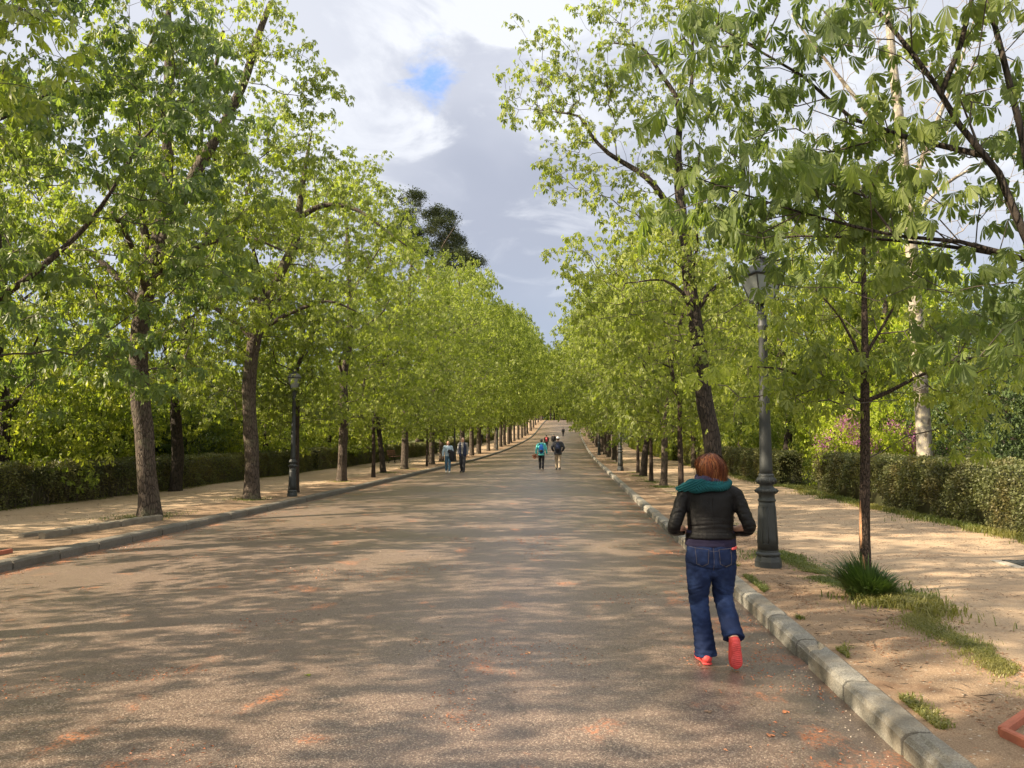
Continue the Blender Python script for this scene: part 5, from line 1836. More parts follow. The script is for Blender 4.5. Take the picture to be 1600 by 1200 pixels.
def head(mb, c, s=1.0, face=1):
    """skull, jaw, nose, lips, ears, facing +Y"""
    x, y, z = c
    ball(mb, (x, y, z + .02 * s), (.074 * s, .092 * s, .100 * s), 24)
    ball(mb, (x, y + .032 * s, z - .045 * s), (.056 * s, .058 * s, .062 * s), 20)
    limb(mb, [(x, y + .088 * s, z + .018 * s, .009 * s), (x, y + .106 * s, z - .008 * s, .013 * s), (x, y + .098 * s, z - .022 * s, .013 * s)], 10, k=2)
    limb(mb, [(x - .022 * s, y + .080 * s, z - .052 * s, .006 * s), (x, y + .090 * s, z - .052 * s, .008 * s), (x + .022 * s, y + .080 * s, z - .052 * s, .006 * s)], 8, k=2)
    for q in (-1, 1):
        ball(mb, (x + q * .076 * s, y - .004, z - .002), (.010 * s, .018 * s, .030 * s), 12)
        limb(mb, [(x + q * .016 * s, y + .084 * s, z + .034 * s, .007 * s), (x + q * .046 * s, y + .072 * s, z + .036 * s, .007 * s)], 8, k=2)
    ball(mb, (x, y + .07 * s, z - .085 * s), (.022 * s, .018 * s, .018 * s), 12)


skinm, t, out_ = mat('skin')
tcs = t.n('ShaderNodeTexCoord').outputs['Object']
p_ = t.n('ShaderNodeBsdfPrincipled', {'Base Color': t.mix(t.noise(tcs, 12, 3), (.46, .25, .17), (.60, .36, .26)), 'Roughness': .5, 'Subsurface Weight': .1, 'Subsurface Scale': .01})
t.nt.links.new(p_.outputs[0], out_.inputs[0])


def cloth(name, col, rough=.85, bump=.25, scale=260, var=.12, vs=9, spec=.3):
    m, t, out = mat(name)
    tc = t.n('ShaderNodeTexCoord').outputs['Object']
    c = t.mix(t.noise(tc, vs, 4, .6), tuple(q * (1 - 2 * var) for q in col), tuple(min(1, q * (1 + 2 * var)) for q in col))
    h = t.math('ADD', t.noise(tc, scale, 2, .6), t.math('MULTIPLY', t.noise(tc, 22, 3, .6), .8))
    b = t.n('ShaderNodeBump', {'Strength': bump, 'Distance': .004, 'Height': h})
    p = t.n('ShaderNodeBsdfPrincipled', {'Base Color': c, 'Roughness': rough, 'Specular IOR Level': spec, 'Normal': b.outputs[0]})
    t.nt.links.new(p.outputs[0], out.inputs[0])
    return m


def base_body(mb, J, s=1.0, hands=(.5, .5), gender=0):
    """one continuous anatomical body following the joints J"""
    limb(mb, [(0, 0, .86, .150, .105), (0, -.005, .95, .150, .105), (0, .0, 1.08, .125, .095), (0, .0, 1.25, .155, .11), (0, 0, 1.37, .165, .09), (0, 0, 1.43, .07, .06)], 24, ref=(1, 0, 0))
    hd = J['head']
    limb(mb, [(0, 0, 1.40, .058), (hd[0] * .5, hd[1] * .5, 1.47, .052), (hd[0], hd[1] - .01, hd[2] - .05, .055)], 14)
    head(mb, hd, s)
    for sd_, L in ((-1, 'L'), (1, 'R')):
        S_, E_, W_ = J['S' + L], J['E' + L], J['W' + L]
        limb(mb, [tuple(S_) + (.050,), tuple((np.array(S_) + np.array(E_)) / 2) + (.043,), tuple(E_) + (.036,), tuple((np.array(E_) * .6 + np.array(W_) * .4)) + (.036,), tuple(W_) + (.024,)], 14)
        hand(mb, W_, J['D' + L], J['T' + L], hands[0 if L == 'L' else 1])
        H_, K_, A_ = J['H' + L], J['K' + L], J['A' + L]
        H_, K_, A_ = map(np.array, (H_, K_, A_))
        limb(mb, [tuple(H_) + (.088,), tuple(H_ * .55 + K_ * .45) + (.074,), tuple(K_) + (.054,), tuple(K_ * .7 + A_ * .3 + [0, -.012, 0]) + (.055,), tuple(A_) + (.036,)], 16)
        T_ = np.array(J['F' + L])
        limb(mb, [tuple(A_ + (A_ - T_) * .15 + [0, 0, -.02]) + (.032,), tuple(A_ * .5 + T_ * .5 + [0, 0, 0.0]) + (.034, .028), tuple(T_) + (.036, .020)], 12)


# ---- the red-haired woman in the foreground
WX, WY = 1.065, 6.10
wom = thing('person', 'person walking away by the right kerb, red hair, teal scarf, black leather jacket, jeans', 'person', (WX, WY, HG(WX, WY)))
J = dict(head=(0, .012, 1.505), SL=(-.165, 0, 1.30), SR=(.165, 0, 1.30), EL=(-.262, -.06, 1.055), ER=(.268, -.06, 1.055), WL=(-.185, .105, 1.015), WR=(.19, .105, 1.015),
         DL=(.8, -.1, -.35), DR=(-.8, -.1, -.35), TL=(0, .3, 1), TR=(0, .3, 1), HL=(-.085, 0, .83), HR=(.085, 0, .83), KL=(-.088, .03, .46), KR=(.088, .065, .50),
         AL=(-.058, -.05, .085), AR=(.112, -.20, .235), FL=(-.075, .11, .030), FR=(.116, -.235, .05))
mb = MB()
wom.scale = (1.06, .99, .97)
# slightly smaller than the 1.70 template: scale verticals of the trunk into place
limb(mb, [(0, 0, .82, .150, .105), (0, 0, .95, .150, .105), (0, 0, 1.05, .125, .095), (0, 0, 1.20, .15, .10), (0, 0, 1.30, .15, .08), (0, 0, 1.35, .07, .06)], 24, ref=(1, 0, 0))
limb(mb, [(0, 0, 1.32, .056), (0, 0, 1.40, .050), (0, .005, 1.47, .055)], 14)
head(mb, J['head'], .95)
for L in 'LR':
    S_, E_, W_ = map(np.array, (J['S' + L], J['E' + L], J['W' + L]))
    limb(mb, [tuple(S_) + (.045,), tuple((S_ + E_) / 2) + (.040,), tuple(E_) + (.034,), tuple(E_ * .6 + W_ * .4) + (.034,), tuple(W_) + (.023,)], 14)
    hand(mb, W_, J['D' + L], J['T' + L], .9, s=.92)
    H_, K_, A_, T_ = map(np.array, (J['H' + L], J['K' + L], J['A' + L], J['F' + L]))
    limb(mb, [tuple(H_) + (.080,), tuple(H_ * .55 + K_ * .45) + (.070,), tuple(K_) + (.050,), tuple(K_ * .7 + A_ * .3) + (.050,), tuple(A_) + (.034,)], 16)
    limb(mb, [tuple(A_) + (.030,), tuple(A_ * .5 + T_ * .5) + (.030, .024), tuple(T_) + (.032, .018)], 12)
fuse('body', mb, skinm, wom, .006, 3)

# jeans
mj, t, out_ = mat('denim')
tc_ = t.n('ShaderNodeTexCoord').outputs['Object']
sep_ = t.n('ShaderNodeSeparateXYZ', {0: tc_})
fade = t.math('MULTIPLY', t.maprange(t.noise(tc_, 5, 4, .6), .42, .70), .6)
cden = t.mix(fade, (.006, .012, .042), (.030, .055, .150))
twill = t.n('ShaderNodeTexWave', {'Vector': tc_, 'Scale': 160.0, 'Distortion': .6}, wave_type='BANDS', bands_direction='DIAGONAL').outputs[1]
cden = t.mix(t.math('MULTIPLY', twill, .12), cden, (.06, .085, .14))
bmp_ = t.n('ShaderNodeBump', {'Strength': .3, 'Distance': .004, 'Height': t.noise(tc_, 30, 5, .65)})
p_ = t.n('ShaderNodeBsdfPrincipled', {'Base Color': cden, 'Roughness': .85, 'Specular IOR Level': .12, 'Normal': bmp_.outputs[0]})
t.nt.links.new(p_.outputs[0], out_.inputs[0])
mb = MB()
limb(mb, [(0, .005, .95, .168, .112), (0, 0, .88, .176, .122), (0, -.01, .80, .178, .13), (0, 0, .76, .165, .12)], 28, ref=(1, 0, 0), ends=(0, 1))
for q in (-1, 1):
    ball(mb, (q * .083, -.050, .80), (.086, .082, .090), 20)
limb(mb, [(-.085, 0, .82, .098, .118), (-.088, 0, .70, .092, .110), (-.090, .015, .58, .082, .092), (-.089, .03, .46, .070, .078), (-.080, .0, .34, .068, .072), (-.066, -.03, .18, .073, .078), (-.056, -.042, .055, .080, .090)], 22, ref=(1, 0, 0), ends=(1, 0))
limb(mb, [(.085, 0, .82, .098, .118), (.090, .02, .69, .090, .105), (.090, .05, .58, .080, .090), (.090, .062, .50, .074, .080), (.097, .005, .42, .070, .074), (.106, -.09, .325, .070, .072), (.114, -.185, .225, .076, .070)], 22, ref=(1, 0, 0), ends=(1, 0))


def jfold(p, n):
    x, y, z = p
    d = 0.0
    v = mnoise.noise(Vector((x * 9, y * 7, z * 20 + (x * 26 if x > 0 else -x * 20))))
    d += .0045 * v
    d += .003 * mnoise.noise(Vector((x * 22, y * 20, z * 34 + x * 12)))
    if z < .30:
        d += .006 * mnoise.noise(Vector((x * 8, y * 8, z * 40)))          # stacked hem folds
    if .40 < z < .60:
        d += .0045 * mnoise.noise(Vector((x * 6, y * 5, z * 48 + abs(x) * 25)))
    if .66 < z < .80:
        u = z - .735 - .55 * (abs(x) - .06) * .5
        d -= .007 * math.exp(-(u / .010) ** 2) * (1 if y < 0 else 0)
    d -= .012 * math.exp(-(x / .012) ** 2) * (1 if (.70 < z < .93 and y < 0) else 0)
    return d


jeans = fuse('jeans', mb, mj, wom, .006, 5, jfold)


def bvh(o):
    me = o.data
    return BVHTree.FromPolygons([v.co[:] for v in me.vertices], [p.vertices[:] for p in me.polygons])


def on_back(tree, pts, off, step=.01):
    """drape a polyline given in (x, z) on the back (-Y) side of a garment"""
    out = []
    for (a, b) in zip(pts[:-1], pts[1:]):
        n = max(1, int(math.hypot(b[0] - a[0], b[1] - a[1]) / step))
        for i in range(n):
            f_ = i / n
            out.append((a[0] + (b[0] - a[0]) * f_, a[1] + (b[1] - a[1]) * f_))
    out.append(pts[-1])
    r = []
    for (x, z) in out:
        h = tree.ray_cast(Vector((x, -1, z)), Vector((0, 1, 0)))
        if h[0] is not None:
            r.append((h[0][0], h[0][1] - off, h[0][2]))
    return r


jb = bvh(jeans)
thread = simple('stitching', (.12, .10, .10), .8, var=.15)
mb = MB()
for ln2 in ([(0, .935), (0, .72)], [(-.17, .90), (0, .868)], [(0, .868), (.17, .90)]):
    r_ = on_back(jb, ln2, .0004)
    if len(r_) > 2:
        mb.tube(r_, .0011, 4)
link('seam_stitching', mb.mesh('seam_stitching'), thread, wom)
M['pocket'] = mj
for sx in (-1, 1):
    out2 = [(.035, .875), (.125, .885), (.122, .80), (.082, .775), (.042, .797)]
    V, F = [], []
    n = 12
    for j in range(n + 1):
        zt = j / n
        z = .885 - zt * .11
        for i in range(n + 1):
            u = i / n
            xl = .036 + (.042 - .036) * zt
            xr = .126 - .004 * zt
            zz = z + (.0 if zt < .8 else 0) - .022 * (1 - abs(u - .5) * 2) * zt + .006 * u * (1 - zt)
            x = sx * (xl + (xr - xl) * u)
            h = jb.ray_cast(Vector((x, -1, zz)), Vector((0, 1, 0)))
            V.append((x, (h[0][1] if h[0] is not None else -.1) - .0035, zz))
    for j in range(n):
        for i in range(n):
            a = j * (n + 1) + i
            q = (a, a + 1, a + n + 2, a + n + 1)
            F.append(q if sx < 0 else q[::-1])
    mbp = MB()
    mbp.add(V, F)
    po = link('back_pocket', mbp.mesh('back_pocket', True), mj, jeans)
    sm = po.modifiers.new('t', 'SOLIDIFY')
    sm.thickness = .003
    sm.offset = -1
    ms = MB()
    rim = [V[i] for i in range(n + 1)] + [V[j * (n + 1) + n] for j in range(n + 1)] + [V[n * (n + 1) + i] for i in range(n, -1, -1)] + [V[j * (n + 1)] for j in range(n, -1, -1)]
    rim = [(a, b - .0018, c) for a, b, c in rim]
    keep = [rim[0]]
    for q in rim[1:]:
        if math.dist(q, keep[-1]) > .003:
            keep.append(q)
    ms.tube(keep, .0010, 4)
    link('stitching', ms.mesh('stitching'), thread, jeans)

# shirt under the jacket
mb = MB()
limb(mb, [(0, .005, .895, .183, .126), (0, .005, .93, .183, .125), (0, .005, 1.02, .170, .118)], 28, ref=(1, 0, 0), ends=(0, 0))
fuse('shirt', mb, cloth('dark_violet_knit', (.016, .013, .036), .9), wom, .006, 3, lambda p, n: .005 * mnoise.noise(Vector((p[0] * 7, p[1] * 7, p[2] * 45))))
mb = MB()
limb(mb, [(.135, -.098, .886, .010, .006), (.165, -.060, .890, .013, .008), (.178, .0, .890, .012, .008)], 10, ref=(0, 0, 1))
fuse('undershirt_edge', mb, cloth('coral_cloth', (.62, .09, .09), .8), wom, .004, 2)

# leather jacket
ml, t, out_ = mat('black_leather')
tc_ = t.n('ShaderNodeTexCoord').outputs['Object']
vo = t.n('ShaderNodeTexVoronoi', {'Vector': tc_, 'Scale': 190.0}, feature='DISTANCE_TO_EDGE').outputs[0]
hh_ = t.math('ADD', t.math('MULTIPLY', t.maprange(vo, 0, .15), .35), t.math('MULTIPLY', t.noise(tc_, 26, 5, .65), 1.2))
bmp_ = t.n('ShaderNodeBump', {'Strength': .35, 'Distance': .006, 'Height': hh_})
p_ = t.n('ShaderNodeBsdfPrincipled', {'Base Color': t.mix(t.noise(tc_, 8, 4, .6), (.003, .003, .0035), (.008, .0075, .008)), 'Roughness': t.maprange(t.noise(tc_, 14, 4, .6), .3, .7, .30, .48), 'Specular IOR Level': .16, 'Normal': bmp_.outputs[0]})
t.nt.links.new(p_.outputs[0], out_.inputs[0])
mb = MB()
limb(mb, [(0, 0, .962, .180, .128), (0, 0, 1.03, .164, .120), (0, 0, 1.12, .168, .120), (0, 0, 1.22, .180, .120), (0, -.005, 1.30, .172, .105), (0, -.005, 1.355, .115, .080), (0, -.005, 1.39, .075, .068)], 30, ref=(1, 0, 0), ends=(0, 0))
for sx, L in ((-1, 'L'), (1, 'R')):
    S_, E_, W_ = J['S' + L], J['E' + L], J['W' + L]
    limb(mb, [(sx * .10, -.005, 1.335, .052), (sx * .165, -.005, 1.305, .064), (sx * .205, -.02, 1.235, .055), (sx * .238, -.045, 1.14, .050), (sx * .266, -.055, 1.06, .048), (sx * .262, .0, 1.022, .044), (sx * .235, .07, 1.01, .041), (sx * .20, .125, 1.005, .044)], 20, ends=(1, 1))


def lfold(p, n):
    x, y, z = p
    d = .003 * mnoise.noise(Vector((x * 12, y * 12, z * 18)))
    if abs(x) > .19:          # sleeve creases run round the arm
        k = 55 if z > 1.12 else 70
        d += .0055 * mnoise.noise(Vector((x * 8, y * 10, z * k * .6 + y * 30)))
        d += .003 * mnoise.noise(Vector((x * 20, y * 20, z * 60)))
    else:
        w = math.exp(-((z - 1.05) / .06) ** 2)
        d += .0065 * w * mnoise.noise(Vector((x * 5, y * 4, z * 60 + x * x * 30)))
        d += .003 * mnoise.noise(Vector((x * 10, y * 6, z * 14 + 4)))
        w2 = math.exp(-((abs(x) - .15) / .04) ** 2) * math.exp(-((z - 1.24) / .08) ** 2)
        d -= .006 * w2
    if z < 1.0:
        d += .004
    return d


jacket = fuse('leather_jacket', mb, ml, wom, .0065, 4, lfold)
kb = bvh(jacket)
mb = MB()
for ln2 in ([(0, 1.35), (0, .985)], [(-.155, 1.30), (-.135, 1.18), (-.105, 1.06), (-.10, .985)], [(.155, 1.30), (.135, 1.18), (.105, 1.06), (.10, .985)], [(-.16, 1.02), (.16, 1.02)],
            [(-.168, 1.33), (-.160, 1.27), (-.158, 1.2)], [(.168, 1.33), (.160, 1.27), (.158, 1.2)]):
    r_ = on_back(kb, ln2, .0002)
    if len(r_) > 2:
        mb.tube(r_, .0016, 5)
link('jacket_seams', mb.mesh('jacket_seams', True), ml, wom)

# scarves
def loop(name, cx, cz, rx, ry, tr, tz, rib, m, tiltx=0.0, tilty=0.0, pitch=5, nrib=46):
    V, F = [], []
    nu, nv = 260, 36
    for i in range(nu):
        u = 2 * math.pi * i / nu
        c = np.array([cx + rx * math.cos(u), ry * math.sin(u) - .005, cz + tiltx * math.cos(u) + tilty * math.sin(u) + .006 * math.sin(3 * u + 1)])
        rd = np.array([math.cos(u), math.sin(u), 0])
        sw = 1 + .15 * math.sin(2 * u + .7) + .1 * math.sin(5 * u)
        for j in range(nv):
            v = 2 * math.pi * j / nv
            w = 1 + rib * math.sin(nrib * u + pitch * v) + .05 * math.sin(3 * v + 4 * u)
            V.append(c + rd * math.cos(v) * tr * w * sw + np.array([0, 0, 1]) * math.sin(v) * tz * w * sw)
    for i in range(nu):
        for j in range(nv):
            a, b = (i + 1) % nu, (j + 1) % nv
            F.append((i * nv + j, a * nv + j, a * nv + b, i * nv + b))
    mbx = MB()
    mbx.add(V, F)
    return link(name, mbx.mesh(name, True), m, wom)


teal = cloth('teal_knit', (.005, .068, .080), .9, .5, 160, .15)
viol = cloth('violet_grey_cloth', (.045, .040, .080), .9, .4, 120)
loop('scarf', -.012, 1.372, .128, .112, .038, .034, .13, teal, .012, .012, 7, 44)
loop('scarf', -.020, 1.392, .112, .102, .035, .030, .14, teal, .010, .006, -6, 40)
loop('inner_scarf', 0, 1.428, .075, .082, .030, .030, .05, viol, 0, .010, 2, 22)
mb = MB()
limb(mb, [(-.06, -.125, 1.385, .045, .018), (-.13, -.105, 1.378, .045, .020), (-.19, -.065, 1.362, .036, .020), (-.235, -.02, 1.345, .020, .016)], 16, ref=(0, 0, 1))
fl = fuse('scarf_end', mb, teal, wom, .004, 2, lambda p, n: .0045 * math.sin((p[2] * 1.0 - p[0] * .55) * 330))

# hair
mh, t, out_ = mat('auburn_hair')
isl = t.n('ShaderNodeNewGeometry').outputs['Random Per Island']
ch = t.ramp(isl, [(0.0, (.035, .010, .005)), (.5, (.115, .030, .011)), (.88, (.21, .068, .022)), (1.0, (.36, .17, .07))])
p_ = t.n('ShaderNodeBsdfPrincipled', {'Base Color': ch, 'Roughness': .5, 'Specular IOR Level': .22})
t.nt.links.new(p_.outputs[0], out_.inputs[0])
mb = MB()
ball(mb, (0, -.008, 1.532), (.090, .100, .088), 26)
ball(mb, (.010, -.030, 1.475), (.086, .076, .052), 24)
fuse('hair', mb, simple('hair_base', (.05, .014, .007), .8, var=.3, scale=40), wom, .006, 3)
rng = np.random.default_rng(77)
V, F = [], []
crown = np.array([-.012, -.045, 1.615])
LK = [(rng.uniform(0, 2 * math.pi), rng.uniform(.05, 1.2), rng.normal(0, .35), rng.normal(0, .022), abs(rng.normal(0, .06)), rng.normal(0, .012)) for _ in range(95)]
for i in range(5600):
    lk = LK[rng.integers(0, 95)]
    a = lk[0] + rng.normal(0, .10)
    if math.sin(a) > .55 and rng.uniform() < .85:
        continue
    ph0 = max(.03, lk[1] + rng.normal(0, .08))
    out_r = .985 + lk[4] + abs(rng.normal(0, .018))
    sw = lk[2] + rng.normal(0, .06)
    L = rng.uniform(.8, 1.05)
    endz = 1.418 + lk[3] + rng.normal(0, .006)
    pts = []
    ns = 9
    for k in range(ns):
        t_ = k / (ns - 1)
        ph = ph0 + (1.75 - ph0) * min(1, t_ * 1.25)
        aa = a + sw * t_ + .25 * math.sin(a * 3) * t_
        rx, ry, rz_ = .098 * out_r, .108 * out_r, .094 * out_r
        p = np.array([rx * math.sin(ph) * math.cos(aa), -.008 + ry * math.sin(ph) * math.sin(aa), 1.530 + rz_ * math.cos(ph)])
        if t_ > .7:
            q = (t_ - .7) / .3
            p[2] = p[2] * (1 - q) + endz * q
            p[0] *= 1 - .22 * q
            p[1] = -.008 + (p[1] + .008) * (1 - .22 * q)
        p += rng.normal(0, .0011, 3)
        p[0] += (.020 + lk[5] * 1.6) * t_ * t_
        p[2] += .006 * math.sin(a * 4 + 1) * t_
        pts.append(p)
    if rng.uniform() < .10:
        dv = rng.normal(0, .02, 3)
        for k in range(ns):
            pts[k] = pts[k] + dv * (k / ns) ** 2 + np.array([.01, 0, .004]) * (k / ns)
    pts = np.array(pts)
    T = np.gradient(pts, axis=0)
    c0 = pts - np.array([0, -.008, 1.52])
    sd_ = np.cross(T, c0)
    sd_ /= np.linalg.norm(sd_, axis=1)[:, None] + 1e-9
    w = rng.uniform(.0009, .0024)
    b = len(V)
    for k in range(ns):
        ww = w * (1 - .7 * (k / (ns - 1)) ** 3)
        V += [pts[k] - sd_[k] * ww, pts[k] + sd_[k] * ww]
    for k in range(ns - 1):
        F.append((b + 2 * k, b + 2 * k + 1, b + 2 * k + 3, b + 2 * k + 2))
link('hair_strands', mesh_np('hair_strands', np.array(V), np.array(F).ravel(), np.full(len(F), 4), True), mh, wom)

# shoes
coral = simple('coral_shoe_fabric', (.52, .045, .042), .6, var=.10, scale=30, bump=.2, bscale=200)
sole = simple('coral_rubber_sole', (.50, .050, .048), .7, var=.3, scale=24, bump=.2, bscale=120)
mb = MB()
limb(mb, [(-.058, -.105, .050, .036, .036), (-.060, -.05, .060, .040, .045), (-.070, .05, .045, .046, .032), (-.080, .135, .035, .036, .022)], 16, ref=(1, 0, 0))
fuse('shoe', mb, coral, wom, .005, 3)
mb = MB()
limb(mb, [(-.058, -.118, .014, .036, .012), (-.060, -.04, .014, .036, .012), (-.072, .06, .014, .048, .012), (-.082, .145, .018, .034, .010)], 16, ref=(1, 0, 0))
fuse('shoe_sole', mb, sole, wom, .004, 2)
mb = MB()   # lifted foot, toe on the ground, sole turned to the viewer
limb(mb, [(.114, -.215, .215, .040, .042), (.116, -.205, .165, .042, .040), (.118, -.212, .09, .048, .034), (.118, -.205, .035, .040, .022)], 16, ref=(1, 0, 0))
fuse('shoe', mb, coral, wom, .005, 3)


def tread(p, n):
    return .0018 * math.sin(p[2] * 420 + 2 * math.sin(p[0] * 60)) * (1 if n[1] < -.5 else 0)


mb = MB()
limb(mb, [(.114, -.262, .212, .028, .012), (.115, -.262, .18, .034, .012), (.117, -.256, .130, .027, .012), (.118, -.256, .085, .041, .012), (.118, -.248, .045, .038, .012), (.118, -.235, .022, .022, .010)], 20, ref=(1, 0, 0))
fuse('shoe_sole', mb, sole, wom, .0035, 2, tread)


# ---- the other walkers
def walker(name_label, x, y, rz, h, top, trousers, shoes, hairc, stride=.18, bend=(0.1, 0.1), topz=.84, bulk=1.0, sleeves=True, hood=False, hat=None, pack=None, hairlen=0, arms=None, group=None, vest=None, shoe2=None, facing=False):
    r = thing('person', name_label, 'person', (x, y, HG(x, y)), rz, group)
    k = h / 1.72
    r.scale = (k, k, k)
    s = stride
    J = dict(head=(0, .02, 1.60), SL=(-.185, 0, 1.40), SR=(.185, 0, 1.40), EL=(-.235, -s * .35, 1.13), ER=(.235, s * .2, 1.13), WL=(-.235, -s * .2 + .05, .89), WR=(.235, s * .8, .90),
             DL=(0, .15, -1), DR=(0, .35, -1), TL=(.3, 1, 0), TR=(-.3, 1, 0), HL=(-.09, 0, .90), HR=(.09, 0, .90), KL=(-.09, s * .65 + .03, .49), KR=(.09, -s * .1 + .03, .49),
             AL=(-.085, s * .85, .09), AR=(.085, -s * 1.0, .115), FL=(-.095, s * .85 + .17, .035), FR=(.10, -s * 1.0 + .15, .03))
    if arms:
        J.update(arms)
    mb = MB()
    base_body(mb, J, 1.0)
    fuse('body', mb, skinm, r, .011, 3)
    mb = MB()
    b = bulk
    limb(mb, [(0, 0, topz, .168 * b, .125 * b), (0, 0, 1.0, .158 * b, .122 * b), (0, 0, 1.20, .168 * b, .125 * b), (0, 0, 1.36, .178 * b, .11 * b), (0, 0, 1.44, .10, .08), (0, 0, 1.49, .075, .072)], 22, ref=(1, 0, 0), ends=(0, 0))
    for L in 'LR':
        S_, E_, W_ = map(np.array, (J['S' + L], J['E' + L], J['W' + L]))
        sgn = -1 if L == 'L' else 1
        rows = [(sgn * .10, 0, 1.405, .060 * b), tuple(S_) + (.068 * b,), tuple((S_ + E_) / 2) + (.060 * b,)]
        if sleeves:
            rows += [tuple(E_) + (.055 * b,), tuple(E_ * .5 + W_ * .5) + (.050 * b,), tuple(E_ * .08 + W_ * .92) + (.044 * b,)]
        limb(mb, rows, 14)
    if hood:
        limb(mb, [(-.08, -.06, 1.47, .05), (0, -.10, 1.46, .055), (.08, -.06, 1.47, .05)], 12)
    fo = lambda p, n: .006 * mnoise.noise(Vector((p[0] * 11, p[1] * 11, p[2] * 16)))
    fuse('top', mb, top, r, .011, 3, fo)
    if vest is not None:
        mb = MB()
        for q in (-1, 1):
            limb(mb, [(q * .105, .035, .86, .095, .118), (q * .10, .03, 1.1, .090, .116), (q * .105, .02, 1.34, .078, .11), (q * .10, .0, 1.45, .04, .06)], 16, ref=(1, 0, 0))
        limb(mb, [(0, -.04, .86, .17, .10), (0, -.045, 1.2, .175, .10), (0, -.04, 1.40, .14, .06)], 16, ref=(1, 0, 0))
        fuse('vest', mb, vest, r, .011, 2, fo)
    mb = MB()
    limb(mb, [(0, 0, 1.00, .145, .112), (0, 0, .93, .158, .120), (0, -.005, .85, .160, .125)], 20, ref=(1, 0, 0))
    for L in 'LR':
        H_, K_, A_ = map(np.array, (J['H' + L], J['K' + L], J['A' + L]))
        limb(mb, [tuple(H_) + (.095, .112), tuple(H_ * .5 + K_ * .5) + (.090, .098), tuple(K_) + (.078, .082), tuple(K_ * .5 + A_ * .5) + (.072, .078), tuple(A_ + [0, 0, -.01]) + (.060, .066)], 16, ref=(1, 0, 0), ends=(1, 0))
    fuse('trousers', mb, trousers, r, .011, 3, fo)
    for L in 'LR':
        A_, F_ = map(np.array, (J['A' + L], J['F' + L]))
        mb = MB()
        limb(mb, [tuple(A_ + [0, -.06, -.045]) + (.036,), tuple(A_ + [0, -.02, -.02]) + (.044,), tuple(A_ * .45 + F_ * .55 + [0, 0, .008]) + (.046, .036), tuple(F_ + [0, .02, .003]) + (.042, .028)], 12)
        fuse('shoe', mb, shoes, r, .010, 2)
    hx, hy, hz = J['head']
    mb = MB()
    ball(mb, (hx, hy - .022, hz + .035), (.084, .090, .096), 20)
    if hairlen:
        for q in (-1, 1):
            limb(mb, [(hx + q * .070, hy - .03, hz + .03, .03), (hx + q * .078, hy - .025, hz - .05 - hairlen, .022)], 10)
        limb(mb, [(hx, hy - .06, hz, .07, .04), (hx, hy - .07, hz - .06 - hairlen, .06, .03)], 12, ref=(1, 0, 0))
    fuse('hair', mb, hairc, r, .010, 2, lambda p, n: .005 * mnoise.noise(Vector((p[0] * 40, p[1] * 40, p[2] * 12))))
    if hat is not None:
        mb = MB()
        ball(mb, (hx, hy - .012, hz + .062), (.094, .104, .080), 20)
        mb.lathe([(.094, hz + .03), (.101, hz + .035), (.101, hz + .062), (.094, hz + .066)], 24, c=(hx, hy - .012, 0))
        fuse('hat', mb, hat, r, .009, 2)
    if facing:
        mb = MB()
        for q in (-1, 1):
            ball(mb, (hx + q * .030, hy + .078, hz + .017), (.012, .007, .008), 10)
        link('eyes', mb.mesh('eyes', True), M['twig'], r)
    if pack is not None:
        mat_, mat2 = pack
        mb = MB()
        limb(mb, [(0, -.175, .98, .115, .070), (0, -.19, 1.10, .130, .085), (0, -.185, 1.25, .122, .080), (0, -.165, 1.36, .085, .050)], 20, ref=(1, 0, 0))
        bp = fuse('backpack', mb, mat_, r, .011, 2, fo)
        mb = MB()
        limb(mb, [(0, -.235, .985, .085, .030), (0, -.25, 1.06, .095, .038), (0, -.245, 1.12, .088, .030)], 16, ref=(1, 0, 0))
        pk = fuse('pocket', mb, mat2, bp, .010, 2)
        pk.matrix_parent_inverse.identity()
        for q in (-1, 1):
            mb = MB()
            limb(mb, [(q * .10, -.13, 1.38, .022, .010), (q * .12, -.02, 1.475, .022, .010), (q * .125, .10, 1.38, .022, .010), (q * .15, .135, 1.2, .022, .010), (q * .17, .05, 1.05, .02, .01), (q * .12, -.12, 1.0, .02, .01)], 8)
            fuse('strap', mb, mat2, bp, .008, 1)
    return r


C = cloth
c_teal, c_black, c_beige = C('aqua_rain_jacket', (.10, .50, .50), .6), C('black_cloth', (.016, .016, .020), .8), C('beige_trouser_cloth', (.34, .275, .20))
c_blueP, c_navy, c_dark = C('blue_backpack_nylon', (.02, .13, .52), .5), C('navy_cloth', (.020, .028, .060)), C('charcoal_cloth', (.035, .036, .042))
c_white, c_lblue, c_denim = C('white_cloth', (.62, .61, .58)), C('pale_blue_sweater', (.36, .46, .55)), C('blue_denim', (.06, .13, .21))
c_pink, c_greyhat = C('pink_red_backpack', (.55, .09, .10), .6), C('grey_knit_hat', (.48, .49, .50))
h_dark, h_brown, h_grey = simple('dark_hair', (.018, .014, .012), .5), simple('brown_hair', (.10, .045, .025), .5), simple('grey_brown_hair', (.10, .07, .055), .5)
walker('person in aqua jacket with blue backpack, carrying an orange-brown bunch, seen from behind', -1.60, 41, 0, 1.62, c_teal, c_black, c_black, h_dark, .16, topz=.80, bulk=1.12, hood=True, pack=(c_blueP, c_black), hairlen=.0,
       arms=dict(EL=(-.27, -.03, 1.15), WL=(-.30, .02, .90), ER=(.27, .02, 1.14), WR=(.30, .09, .91)))
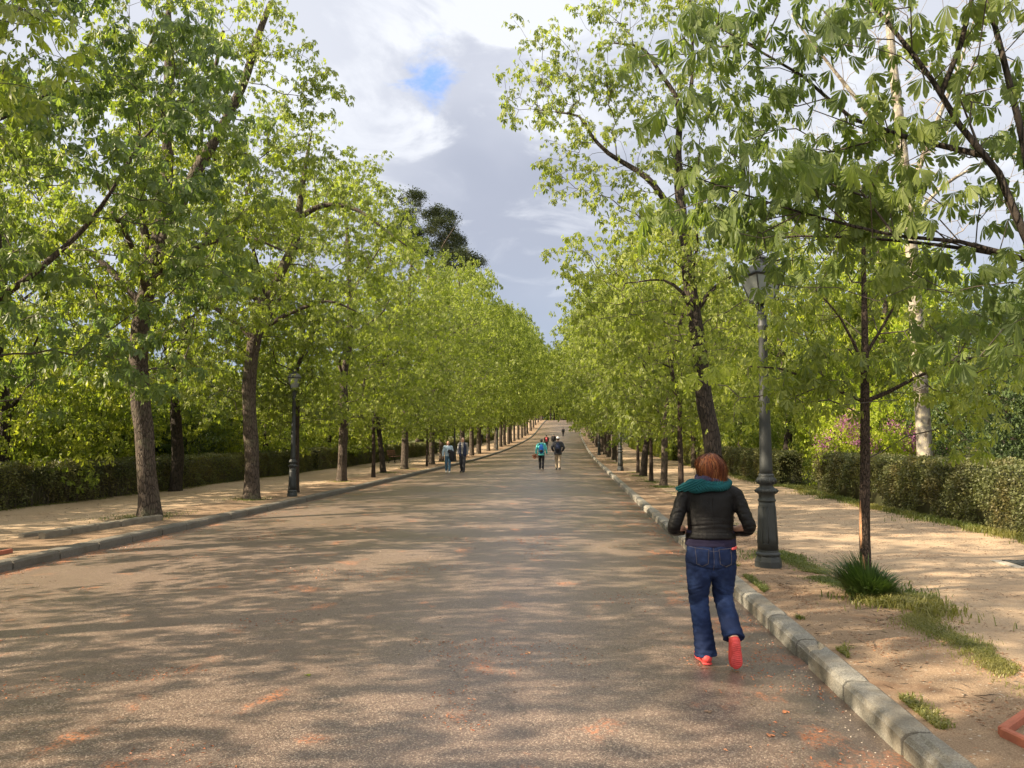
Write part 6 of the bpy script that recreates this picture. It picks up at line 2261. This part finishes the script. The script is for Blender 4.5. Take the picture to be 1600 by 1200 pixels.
walker('person in dark jacket, beige trousers and grey knit hat with dark backpack, seen from behind', -.72, 41, 0, 1.74, c_dark, c_beige, c_black, h_grey, .14, topz=.80, bulk=1.22, hat=c_greyhat, pack=(c_navy, c_black),
       arms=dict(EL=(-.31, -.05, 1.16), WL=(-.24, .13, .98), DL=(.5, .6, -.5), ER=(.31, -.05, 1.16), WR=(.24, .13, .98), DR=(-.5, .6, -.5)))
walker('person in pale blue sweater and jeans walking toward the viewer, dark jacket over one arm', -6.12, 38, rad(180 + 6), 1.56, c_lblue, c_denim, c_white, h_brown, .10, topz=.90, bulk=1.14, hairlen=.04, facing=True,
       arms=dict(ER=(.27, .02, 1.13), WR=(.27, .06, .90), EL=(-.255, .0, 1.14), WL=(-.17, .20, 1.05), DL=(.5, .8, -.1)))
walker('person in navy body warmer, grey shirt and dark trousers walking beside the pale blue sweater', -5.38, 38, rad(180 - 8), 1.72, C('grey_shirt', (.20, .19, .18)), c_dark, c_black, h_grey, .13, topz=.90, bulk=1.06, vest=c_navy, facing=True)
walker('distant person with pink-red backpack and dark trousers, seen from behind', -2.81, 87, 0, 1.66, c_black, C('slate_trousers', (.05, .06, .075)), C('brown_shoe', (.16, .07, .05)), h_dark, .14, pack=(c_pink, c_pink))
walker('distant person in black coat and white cap, partly hidden by the walker in grey hat', -2.1, 91, 0, 1.70, c_black, C('pale_grey_trousers', (.22, .22, .22)), c_black, h_dark, .14, topz=.80, bulk=1.1, hat=c_white)
walker('lone distant person all in black, far up the climbing road', -1.53, 143, 0, 1.70, c_black, c_black, c_black, h_dark, .10, bulk=1.1)
walker('person in black on the left path among the trunks, nearer the hedge', -11.9, 101, 0, 1.70, c_black, c_black, c_black, h_dark, .14)
walker('person in black on the left path among the trunks, nearer the road', -11.1, 102.5, rad(180), 1.72, c_black, c_dark, c_black, h_dark, .14)
# the bunch of dry leaves carried by the walker in aqua
V0, T0, U0 = compound(5, .11, .05, HI, spread=120, droop=.3, tilt=.2, seed=3)
rng = np.random.default_rng(9)
n = 46
P = rng.normal(0, .055, (n, 3)) * [1.2, .9, 1]
V, F, U = scatter([(V0, T0, U0)], P, rng.uniform(0, 6.28, n), rng.normal(.3, .5, n), rng.normal(0, .5, n), rng.uniform(.6, 1.1, n), rng)
hz_ = HG(-1.6, 41)
tag(link('leaf_bunch', mesh_np('leaf_bunch', V, F, np.full(len(F), 3)), leaf_mat('dry_orange_leaf', (.33, .13, .07), (.45, .21, .12), (.38, .15, .08), trans=.25, tint=(1.2, 1, .8)), None, (-1.93, 41.03, hz_ + .72)), 'orange-brown bunch hanging from the hand of the walker in aqua', 'bunch')
# the jacket over the arm of the walker in pale blue
mb = MB()
limb(mb, [(-.13, -.20, 1.06, .045, .09), (-.02, -.22, 1.05, .05, .09), (.06, -.22, 1.0, .05, .09)], 16)
limb(mb, [(.02, -.24, 1.04, .13, .05), (.03, -.25, .85, .13, .045), (.05, -.24, .66, .11, .04), (.06, -.23, .58, .07, .03)], 18, ref=(1, 0, 0))
jo = fuse('folded_jacket', mb, c_black, None, .011, 2, lambda p, n: .008 * mnoise.noise(Vector((p[0] * 20, p[1] * 12, p[2] * 9))))
jo.location = (-5.93, 38.0, HG(-5.9, 38))
tag(jo, 'black jacket draped over the arm of the walker in the pale blue sweater', 'jacket')
